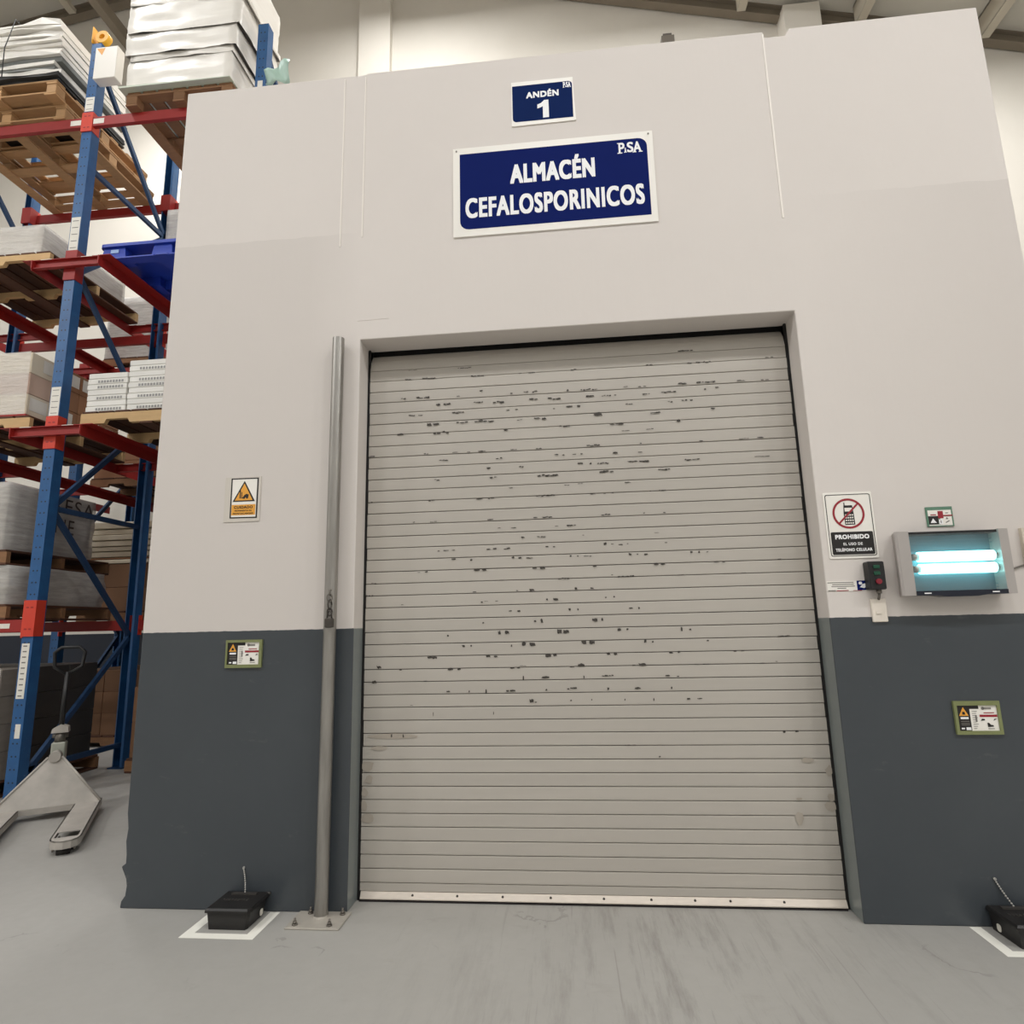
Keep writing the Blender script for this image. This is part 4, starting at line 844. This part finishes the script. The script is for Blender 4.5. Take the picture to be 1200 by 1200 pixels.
def film_shell(p, x0, x1, y0, y1, z0, z1, m, amp=0.018, n=9, nz=12, seed=0, bulge=0.0, name='film', top=True):
    """crumpled wrap around a load: sides and top, wrinkled"""
    g = MB(); g.smooth = True
    loop = []
    for i in range(n): loop.append((x0 + (x1 - x0) * i / n, y0, 0, -1))
    for i in range(n): loop.append((x1, y0 + (y1 - y0) * i / n, 1, 0))
    for i in range(n): loop.append((x1 - (x1 - x0) * i / n, y1, 0, 1))
    for i in range(n): loop.append((x0, y1 - (y1 - y0) * i / n, -1, 0))
    L = len(loop); vs = []
    for k in range(nz + 1):
        q = k / nz; z = z0 + (z1 - z0) * q
        for (x, y, nx_, ny_) in loop:
            d = amp * (noise.noise(Vector((x * 3 + seed, y * 3, z * 11))) + 0.5 * noise.noise(Vector((x * 9, y * 9 + seed, z * 23)))) + bulge * math.sin(math.pi * q)
            d = max(d, -amp * 0.2)
            vs.append((x + nx_ * d, y + ny_ * d, z))
    fs = [(k * L + i, k * L + (i + 1) % L, (k + 1) * L + (i + 1) % L, (k + 1) * L + i) for k in range(nz) for i in range(L)]
    if top: fs.append(tuple(nz * L + i for i in range(L)))
    g.add(vs, fs); g.sm = [True] * len(g.f)
    if top: g.sm[-1] = False
    return g.build(name, m, p)

LX0, LX1 = -4.93, -3.66     # left bay
RX0, RX1 = -3.17, -1.93     # right bay
YF = YA - 0.05

# top level, left: two stacked pallets with a strapped stack of flattened white sheets
zb = Z4 + 0.052
p1 = window_pallet('lower of the two stacked pallets on the top red beam', -4.93, 1.72, zb, 1.27, 1.30, M_wood, M_wood)
p2 = window_pallet('upper of the two stacked pallets, under the strapped white sheets', -4.94, 1.60, zb + 0.1635, 1.27, 1.30, M_wood, M_wood)
L1 = thing('sheet_stack', 'strapped stack of flattened white and grey sheets high on the left pallets', 'stack', (-4.31, 2.06, zb + 0.334))
M_sh1 = mat('white_sheet', (226, 222, 214), 0.35, var=0.12, scale=4, stretch=(1, 1, 8), bump=0.3, bscale=8); M_sh2 = mat('grey_sheet', (104, 106, 102), 0.5, var=0.2, scale=4); M_sh3 = mat('charcoal_sheet', (52, 52, 52), 0.6, var=0.2)
z = 0.0
for i in range(17):
    h = 0.022 if i < 4 else rnd.uniform(0.034, 0.058); m = M_sh3 if i in (0, 1, 2, 3) else (M_sh2 if i in (5, 7) else M_sh1)
    g = MB(); g.smooth = False
    n = 6; ox = rnd.uniform(-0.02, 0.02) - (0.06 if i in (5, 6) else 0); oy = rnd.uniform(-0.03, 0.03); vs = []
    for q in range(n + 1):
        x = -0.63 + 1.27 * q / n + ox
        wv = 0.012 * math.sin(q * 1.3 + i) if 0 < i < 16 else 0.0
        e = -0.012 if q == n and i > 4 else 0
        vs += [(x, -0.47 + oy + rnd.uniform(-0.015, 0.015), wv * 0.5 + e), (x, 0.42 + oy, wv * 0.5 + e), (x, 0.42 + oy, h * 0.92 + wv * 0.5 + e + (0.05 if i == 16 and q == n - 1 else 0)), (x, -0.47 + oy + rnd.uniform(-0.015, 0.015), h * 0.92 + wv * 0.5 + e + (0.05 if i == 16 and q == n - 1 else 0))]
    fs = [(0, 1, 2, 3), tuple(n * 4 + k for k in (3, 2, 1, 0))] + [(a * 4 + k, a * 4 + (k + 1) % 4, a * 4 + 4 + (k + 1) % 4, a * 4 + 4 + k) for a in range(n) for k in range(4)]
    g.add(vs, fs); g.build('sheet', m, L1, (0, 0, z)); z += h
st = MB(); st.tube([(0.12, -0.53, 0.006), (0.10, -0.525, 0.35), (0.16, -0.51, z + 0.01), (0.16, 0.0, z + 0.03)], 0.005, 5); st.build('strap', M_sh3, L1)

# top level, right: white film-wrapped load on a pallet with a slip sheet
p = block_pallet('pallet under the white wrapped load on the top red beam', -2.98, 1.66, zb, 1.08, 1.2, M_wood3)
L2 = thing('wrapped_load', 'bright white film wrapped load at the top of the rack', 'wrapped load', (0, 0, 0))
z0 = zb + 0.145
g = MB(); g.prism([(-3.02, z0), (-1.90, z0), (-1.90, z0 + 0.006), (-3.02, z0 + 0.02)], 1.60, 2.5, 'y'); g.build('slip_sheet', mat('pale_slip_sheet', (196, 204, 186), 0.5), L2)
zz = z0 + 0.02
for k, (h, dx, dy) in enumerate(((0.30, 0.0, 0.0), (0.05, 0.02, -0.02), (0.22, 0.05, -0.03), (0.30, 0.09, -0.05), (0.04, 0.13, -0.07), (0.5, 0.10, -0.06))):
    film_shell(L2, -2.96 - (0.02 if k == 2 else 0) + (0.015 if k in (1, 4) else 0), -1.92 + dx, 1.63 + dy + (0.012 if k in (1, 4) else 0), 2.30, zz - 0.012, zz + h + 0.012, M_whitefilm, 0.02, 14, 10, 3 + k, 0.006, 'wrapped_tier'); zz += h

# level three, left: low wrapped load of boxes on a pallet
zr = Z3 + 0.044
p = stringer_pallet('pallet under the low film wrapped boxes beside the blue plastic pallet', LX0, YF, zr, LX1 - LX0, 1.2, M_wood2)
L3 = thing('wrapped_load', 'low load of film wrapped pale boxes left of the blue pallet', 'wrapped load')
grid(L3, LX0 + 0.02, LX1 - 0.13, YF + 0.03, YF + 1.1, zr + PH, zr + PH + 0.29, 3, 3, 2, M_lightwrap)
film_shell(L3, LX0 + 0.015, LX1 - 0.12, YF + 0.02, YF + 1.11, zr + PH, zr + PH + 0.30, M_film, 0.012, 8, 8, 2)
# level three, right: blue plastic pallet
M_bp = mat('blue_plastic', (34, 62, 168), 0.4, var=0.08, scale=5)
bp = thing('plastic_pallet', 'blue plastic pallet on the third level rails', 'pallet', ((RX0 + RX1) / 2, YF + 0.6, zr))
w, d = RX1 - RX0, 1.2
MB().prism(rrect(-w / 2, w / 2, -d / 2, d / 2, 0.05), 0.12, 0.15, 'z').build('deck', M_bp, bp)
for x, bw in ((-w / 2 + 0.14, 0.24), (0.0, 0.2), (w / 2 - 0.14, 0.24)):
    for y in (-d / 2 + 0.1, 0, d / 2 - 0.1):
        g = MB(); a = bw / 2; P = [(-a, -0.085), (a, -0.085), (a, 0.085), (-a, 0.085)]; Q = [(-a * 0.86, -0.075), (a * 0.86, -0.075), (a * 0.86, 0.08), (-a * 0.86, 0.08)]
        g.add([(q[0], q[1], 0.016) for q in P] + [(q[0], q[1], 0.12) for q in Q], [(3, 2, 1, 0), (4, 5, 6, 7)] + [(i, (i + 1) % 4, 4 + (i + 1) % 4, 4 + i) for i in range(4)]); g.build('foot', M_bp, bp, (x, y, 0))
for x in (-w / 2 + 0.08, 0, w / 2 - 0.08): MB().prism(rrect(x - 0.075, x + 0.075, -d / 2, d / 2, 0.03), 0.0, 0.016, 'z').build('runner', M_bp, bp)
for y in (-d / 2 + 0.06, d / 2 - 0.06): MB().box(-w / 2 + 0.155, -0.075, y - 0.05, y + 0.05, 0.002, 0.014).build('runner', M_bp, bp); MB().box(0.075, w / 2 - 0.155, y - 0.05, y + 0.05, 0.002, 0.014).build('runner', M_bp, bp)
MB().box(-w / 2 + 0.11, -w / 2 + 0.19, -d / 2 + 0.014, -d / 2 + 0.0165, 0.06, 0.095).build('label', mat('pale_blue_label', (150, 180, 226), 0.5), bp)
MB().box(-w / 2 + 0.16, w / 2 - 0.16, 0.0 - 0.004, 0.004, 0.02, 0.12).build('web', M_bp, bp)

l = thing('wrapped_load', 'white wrapped bundle on the rear half of the blue plastic pallet', 'wrapped load')
grid(l, -3.04, -2.1, YF + 0.72, YF + 1.14, zr + 0.1505, zr + 1.02, 2, 1, 4, M_whitebox)
film_shell(l, -3.05, -2.09, YF + 0.71, YF + 1.15, zr + 0.151, zr + 1.025, M_film, 0.015, 8, 8, 31)

# level two, left: cardboard boxes wrapped in film
zr = Z2 + 0.044
p = stringer_pallet('pallet under the labelled brown cartons on the second level', LX0, YF, zr, LX1 - LX0, 1.2, M_wood2)
L5 = thing('wrapped_load', 'pallet load of brown cartons with white labels, cream film at its front', 'wrapped load')
zz = zr + PH
M_pink = mat('pinkish_carton', (196, 168, 150), 0.7, var=0.08, scale=6)
grid(L5, LX0 + 0.02, LX1 - 0.07, YF + 0.02, YF + 1.16, zz + 0.018, zz + 0.62, 2, 4, 3, lambda i, j, k: (M_cream if k != 1 else M_pink) if j == 0 else M_card)
MB().box(LX0 + 0.01, LX1 - 0.05, YF, YF + 1.18, zz, zz + 0.016).build('red_slip_sheet', M_redb, L5)
g = MB()
xs_ = LX1 - 0.0715
for j, k, a, b in ((0, 0, 0.1, 0.75), (1, 0, 0.3, 0.8), (1, 2, 0.05, 0.95), (0, 2, 0.45, 0.95), (2, 2, 0.1, 0.8), (2, 0, 0.3, 0.8), (3, 0, 0.3, 0.7)):
    y0 = YF + 0.02 + 0.285 * j
    MB().box(xs_, xs_ + 0.002, y0 + 0.285 * a, y0 + 0.285 * b, zz + 0.02 + 0.2 * k + 0.05, zz + 0.02 + 0.2 * k + 0.17).build('label', M_lab, L5)
g = MB()
for y in (0.34, 0.86): g.box(xs_ - 0.002, xs_ + 0.003, YF + y, YF + y + 0.014, zz, zz + 0.62)
g.box(-4.32, -4.306, YF + 0.012, YF + 0.02, zz, zz + 0.62); g.build('strap', M_strap, L5)
def front_film(par, x0, x1, y, z0, z1, n=20):
    g = MB(); g.smooth = True; vs = []
    for k in range(13):
        for i in range(n + 1):
            x = x0 + (x1 - x0) * i / n; z = z0 + (z1 - z0) * k / 12
            vs.append((x, y - 0.014 * abs(noise.noise(Vector((x * 4, z * 14, 2)))), z))
    g.add(vs, [(k * (n + 1) + i, k * (n + 1) + i + 1, (k + 1) * (n + 1) + i + 1, (k + 1) * (n + 1) + i) for k in range(12) for i in range(n)])
    return g.build('film', M_film, par)
front_film(L5, LX0 + 0.02, LX1 - 0.075, YF + 0.012, zz + 0.02, zz + 0.62)
# level two, right: bundles of flat white boxes
p = stringer_pallet('pallet of thick pale wood under the bundled flat white boxes', RX0, YF, zr, RX1 - RX0, 1.2, M_wood2)
L6 = thing('wrapped_load', 'bundled flat white boxes in two columns on the second level', 'wrapped load')
M_prn = mat('grey_box_print', (150, 150, 148), 0.6, var=0.3, scale=30)
M_tl = mat('pale_teal_print', (150, 196, 206), 0.5)
for c, (x0, x1, nl) in enumerate(((RX0 + 0.02, RX0 + 0.40, 7), (RX0 + 0.41, RX0 + 0.80, 9), (RX0 + 0.81, RX1 - 0.02, 9))):
    for k in range(nl):
        hh = 0.052
        for j in range(2):
            carton(L6, x0 + rnd.uniform(-0.006, 0.006), x1 + rnd.uniform(-0.004, 0.004), YF + 0.015 + j * 0.58, YF + 0.585 + j * 0.58, zr + PH + k * hh, zr + PH + (k + 1) * hh, M_whitebox, 0.003, 'flat_box')
        if k in (0, 2, 4, 5, 7):
            g = MB()
            for q in range(9): g.box(x0 + 0.1 + q * 0.028, x0 + 0.118 + q * 0.028, YF + 0.0135, YF + 0.015, zr + PH + k * hh + 0.012, zr + PH + k * hh + 0.034)
            g.build('print', M_tl if (k == nl - 1 and c == 1) else M_prn, L6)

# level one, left: two tiers of film-wrapped goods
zb1 = Z1 + 0.052
p = stringer_pallet('pallet on the first level red beam under the glossy wrapped tier', LX0, YF, zb1, LX1 - LX0, 1.2, M_wood3)
L8 = thing('wrapped_load', 'glossy film wrapped lower tier just above the first level beam', 'wrapped load')
grid(L8, LX0 + 0.03, LX1 - 0.05, YF + 0.03, YF + 1.1, zb1 + PH, zb1 + PH + 0.33, 3, 3, 2, M_greywrap)
film_shell(L8, LX0 + 0.02, LX1 - 0.04, YF + 0.015, YF + 1.12, zb1 + PH, zb1 + PH + 0.335, M_film, 0.02, 9, 10, 5, 0.02)
p = stringer_pallet('dark pallet between the two wrapped tiers on the first level', LX0, YF, zb1 + PH + 0.336, LX1 - LX0 - 0.06, 1.2, M_wood3)
zt = zb1 + 2 * PH + 0.336
L7 = thing('wrapped_load', 'tall grey film wrapped upper tier with marker writing on its side', 'wrapped load')
grid(L7, LX0 + 0.03, LX1 - 0.14, YF + 0.03, YF + 1.0, zt, zt + 0.60, 3, 3, 3, M_greywrap)
film_shell(L7, LX0 + 0.02, LX1 - 0.125, YF + 0.015, YF + 1.01, zt, zt + 0.605, M_film, 0.018, 9, 12, 8, 0.01)
def side_text(mb, txt, y0, y1, z0, z1, x, bold=0.0):
    vs, fs = text_mesh(txt, bold); a0 = min(v[0] for v in vs); a1 = max(v[0] for v in vs); b0 = min(v[1] for v in vs); b1 = max(v[1] for v in vs)
    mb.add([(x, y0 + (v[0] - a0) / (a1 - a0) * (y1 - y0), z0 + (v[1] - b0) / (b1 - b0) * (z1 - z0)) for v in vs], fs)
g = MB(); side_text(g, 'RESA', YF + 0.45, YF + 0.95, zt + 0.42, zt + 0.56, LX1 - 0.09); side_text(g, 'NE', YF + 0.5, YF + 0.72, zt + 0.22, zt + 0.36, LX1 - 0.09); g.build('marker_writing', M_txt, L7)
# ground, left: wrapped load on a pallet
p = stringer_pallet('floor pallet under the wrapped goods behind the pallet jack', LX0, YF, 0.0, LX1 - LX0 + 0.02, 1.2, M_wood3)
L9 = thing('wrapped_load', 'film wrapped goods standing on the floor behind the pallet jack', 'wrapped load')
grid(L9, LX0 + 0.03, LX1 - 0.0, YF + 0.03, YF + 1.1, PH, PH + 0.9, 3, 3, 4, lambda i, j, k: M_greywrap if j == 0 else M_darkwrap)
front_film(L9, LX0 + 0.02, LX1 + 0.005, YF + 0.016, PH, PH + 0.91)

# second row, deeper in the rack
Y2 = YC - 0.06
def row2(x0, x1, z, n, m, lab_p, lab_l, nz, h, mc, film=None, d=1.1):
    stringer_pallet(lab_p, x0, Y2, z, x1 - x0, d, m)
    l = thing('carton_load', lab_l, 'carton load')
    grid(l, x0 + 0.02, x1 - 0.02, Y2 + 0.02, Y2 + d - 0.05, z + PH, z + PH + h, n, 2, nz, mc)
    if film: film_shell(l, x0 + 0.01, x1 - 0.01, Y2 + 0.01, Y2 + d - 0.04, z + PH, z + PH + h + 0.005, M_film, 0.012, 7, 8, 21)
row2(LX0, LX1, Z1 + 0.052, 2, M_wood3, 'back row pallet under the plain brown cartons on the first level', 'plain brown cartons in the back row behind the rack braces', 2, 0.58, M_dkcard)
l = thing('panel_stack', 'stack of long beige boards lying on the back row cartons', 'stack', (0, 0, Z1 + 0.052 + PH + 0.585))
zz = 0.0
for k in range(8):
    h = (0.055, 0.03, 0.075, 0.06, 0.075, 0.07, 0.075, 0.09)[k]
    carton(l, LX0 + 0.02 + rnd.uniform(-0.02, 0.02), LX1 - 0.01, Y2 + 0.02 + rnd.uniform(-0.02, 0.02), Y2 + 1.0, zz, zz + h - 0.012, M_cream if k != 1 else M_card, 0.0, 'board'); zz += h
row2(LX0, LX1, 0.0, 3, M_wood3, 'back row floor pallet under the taped dark cartons', 'dark taped cartons on the floor behind the rack post', 3, 0.75, M_dkcard)
row2(LX0, LX1, Z3 + 0.044, 2, M_wood3, 'back row pallet under the taped grey boxes on the third level', 'taped grey boxes in the back row seen under the blue pallet', 2, 0.86, M_greywrap, True)
row2(RX0, RX1, Z3 + 0.044, 2, M_wood3, 'back row pallet behind the blue plastic pallet', 'white wrapped boxes in the back row behind the blue pallet', 2, 0.8, M_whitebox, True)
row2(RX0, RX1, Z1 + 0.052, 2, M_wood3, 'back row pallet close to the dock wall on the first level', 'cartons in the back row close to the dock wall', 3, 0.9, M_dkcard)
row2(LX0, LX1, Z2 + 0.044, 2, M_wood3, 'back row pallet behind the labelled brown cartons', 'stacked cartons in the back row behind the labelled brown cartons', 2, 0.45, M_card)
row2(RX0, RX1, Z2 + 0.044, 2, M_wood3, 'back row pallet behind the flat white boxes', 'cartons in the back row behind the flat white boxes', 2, 0.35, M_card)
# dark goods in the right ground bay
stringer_pallet('floor pallet with dark brown cartons between the rack frames', RX0 - 0.03, YB - 0.25, 0.0, 1.15, 0.9, M_wood3)
l = thing('carton_load', 'taped brown cartons on the floor between the rack frames', 'carton load')
grid(l, RX0 - 0.01, RX0 + 1.1, YB - 0.23, YB + 0.6, PH, PH + 0.66, 2, 2, 2, M_dkcard)
g = MB()
for x in (RX0 + 0.17, RX0 + 0.73): g.box(x, x + 0.05, YB - 0.2315, YB - 0.2285, PH + 0.01, PH + 0.65)
g.build('tape', mat('brown_tape', (168, 140, 110), 0.3), l)
g = MB(); g.box(RX0 + 0.36, RX0 + 0.47, YB - 0.2312, YB - 0.2285, PH + 0.42, PH + 0.56); g.box(RX0 + 0.36, RX0 + 0.46, YB - 0.2312, YB - 0.2285, PH + 0.06, PH + 0.16); g.build('label', M_lab, l)

# ------------------------------------------------------------------ hand pallet jack
M_jack = mat('worn_white_paint', (178, 172, 164), 0.55, 0.05, var=0.38, scale=6, bump=0.08, bscale=30)
M_wheel = mat('dark_wheel', (40, 36, 33), 0.6)
jack = thing('pallet_jack', 'scuffed off-white hand pallet jack parked beside the dock wall', 'pallet jack', (-2.735, 1.335, 0), rz=math.radians(122.5 - 90))
# local frame: +y points back to the pump, forks run to -y
ZF = 0.085
for s_ in (-1, 1):
    cx = s_ * 0.2455
    f = MB(); hw = 0.08
    # fork outline with rounded tip and a slot over the load wheel
    yt = -0.98
    out = [(cx - hw, 0.10), (cx - hw, yt + 0.09)] + [(cx - hw * math.cos(a), yt + 0.09 - 0.09 * math.sin(a)) for a in (math.radians(30), math.radians(60), math.radians(90), math.radians(120), math.radians(150))] + [(cx + hw, yt + 0.09), (cx + hw, 0.10)]
    sl0, sl1 = yt + 0.10, yt + 0.225
    # top plate in three pieces around the slot
    f.prism([(cx - hw, 0.10), (cx - hw, sl1), (cx + hw, sl1), (cx + hw, 0.10)], ZF - 0.006, ZF, 'z')
    f.prism([p for p in out if p[1] <= sl0 - 0.001] if False else [(cx - hw, sl0)] + [p for p in out if p[1] < sl0] + [(cx + hw, sl0)], ZF - 0.006, ZF, 'z')
    f.prism([(cx - hw, sl1), (cx - hw, sl0), (cx - hw + 0.018, sl0), (cx - hw + 0.018, sl1)], ZF - 0.006, ZF, 'z')
    f.prism([(cx + hw - 0.018, sl1), (cx + hw - 0.018, sl0), (cx + hw, sl0), (cx + hw, sl1)], ZF - 0.006, ZF, 'z')
    # side skirts following the outline
    n = len(out)
    for i in range(n - 1):
        a, b = Vector(out[i]), Vector(out[i + 1]); dd = (b - a).normalized(); nn = Vector((dd.y, -dd.x)) * 0.006
        c0 = Vector((cx, (a.y + b.y) / 2)); nn = nn if nn.dot(c0 - a) > 0 or nn.dot(Vector((cx, yt + 0.2)) - a) > 0 else -nn
        f.prism([tuple(a), tuple(b), tuple(b + nn), tuple(a + nn)], ZF - 0.045, ZF, 'z')
    fork = f.build('fork', M_jack, jack)
    wv = MB()
    for dx in (-0.026, 0.026): wv.tube([(cx + dx - 0.022, sl0 + 0.045, 0.036), (cx + dx + 0.022, sl0 + 0.045, 0.036)], 0.036, 16)
    wv.build('load_wheel', M_wheel, fork)
    wv = MB(); wv.tube([(cx - 0.035, yt + 0.05, 0.018), (cx + 0.035, yt + 0.05, 0.018)], 0.018, 12); wv.build('entry_roller', M_wheel, fork)
    wv = MB(); wv.box(cx - 0.06, cx - 0.05, sl0 - 0.05, sl0 + 0.16, 0.02, 0.055); wv.box(cx + 0.05, cx + 0.06, sl0 - 0.05, sl0 + 0.16, 0.02, 0.055); wv.build('wheel_fork', M_steel, fork)
# torsion housing: triangular face rising to the lift head
ap = (0.0, 0.135, 0.40)
h = MB()
A, B_ = (-0.325, -0.005, ZF), (0.325, -0.005, ZF)
tl, tr_ = (-0.04, 0.125, 0.405), (0.04, 0.125, 0.405)
h.add([A, B_, tr_, tl, (-0.325, 0.05, ZF), (0.325, 0.05, ZF), (0.045, 0.165, 0.40), (-0.045, 0.165, 0.40)],
      [(0, 1, 2, 3), (5, 4, 7, 6), (0, 3, 7, 4), (2, 1, 5, 6), (3, 2, 6, 7), (1, 0, 4, 5)])
h.build('front_plate', M_jack, jack)
h = MB(); h.box(-0.165, 0.165, -0.008, 0.05, ZF - 0.04, ZF - 0.001); h.build('cross_member', M_jack, jack)
for s_ in (-1, 1):   # rolled rim along each slanted edge
    h = MB(); h.tube([(s_ * 0.325, -0.004, ZF + 0.006), (s_ * 0.042, 0.128, 0.408)], 0.009, 8); h.build('rim', M_jack, jack)
h = MB(); h.tube([(0, 0.10, 0.412), (0, 0.18, 0.412)], 0.038, 16); h.build('lift_head', M_jack, jack)
h = MB(); h.cbox(-0.045, 0.045, 0.20, 0.30, 0.16, 0.50, 0.006); h.box(-0.075, 0.075, 0.17, 0.31, 0.14, 0.17); h.build('pump_body', mat('grey_green_paint', (168, 170, 158), 0.5, var=0.15, scale=12), jack)
h = MB(); h.tube([(0, 0.25, 0.50), (0, 0.25, 0.57)], 0.036, 14); h.tube([(-0.05, 0.25, 0.545), (0.05, 0.25, 0.545)], 0.016, 10); h.build('pump_piston', M_steel, jack)
h = MB(); h.prism([(-0.055, 0.57), (0.055, 0.57), (0.05, 0.61), (0.0, 0.63), (-0.05, 0.60)], 0.205, 0.295, 'y'); h.build('handle_socket', M_jack, jack)
h = MB(); h.tube([(0, 0.25, 0.60), (0, 0.29, 1.02)], 0.018, 10); h.build('handle_tube', M_blackp, jack)
h = MB(); h.tube([(0, 0.29, 1.0), (-0.09, 0.295, 1.06), (-0.10, 0.30, 1.17), (-0.06, 0.305, 1.21), (0.06, 0.305, 1.21), (0.10, 0.30, 1.17), (0.09, 0.295, 1.06), (0, 0.29, 1.0)], 0.014, 8); h.build('handle_loop', M_blackp, jack)
h = MB()
for dx in (-0.035, 0.035): h.tube([(dx - 0.025, 0.25, 0.09), (dx + 0.025, 0.25, 0.09)], 0.09, 20)
h.build('steer_wheel', M_wheel, jack)
h = MB(); h.tube([(0, 0.25, 0.09), (0, 0.25, 0.16)], 0.02, 8); h.tube([(-0.07, 0.25, 0.09), (0.07, 0.25, 0.09)], 0.012, 8); h.build('axle', M_steel, jack)
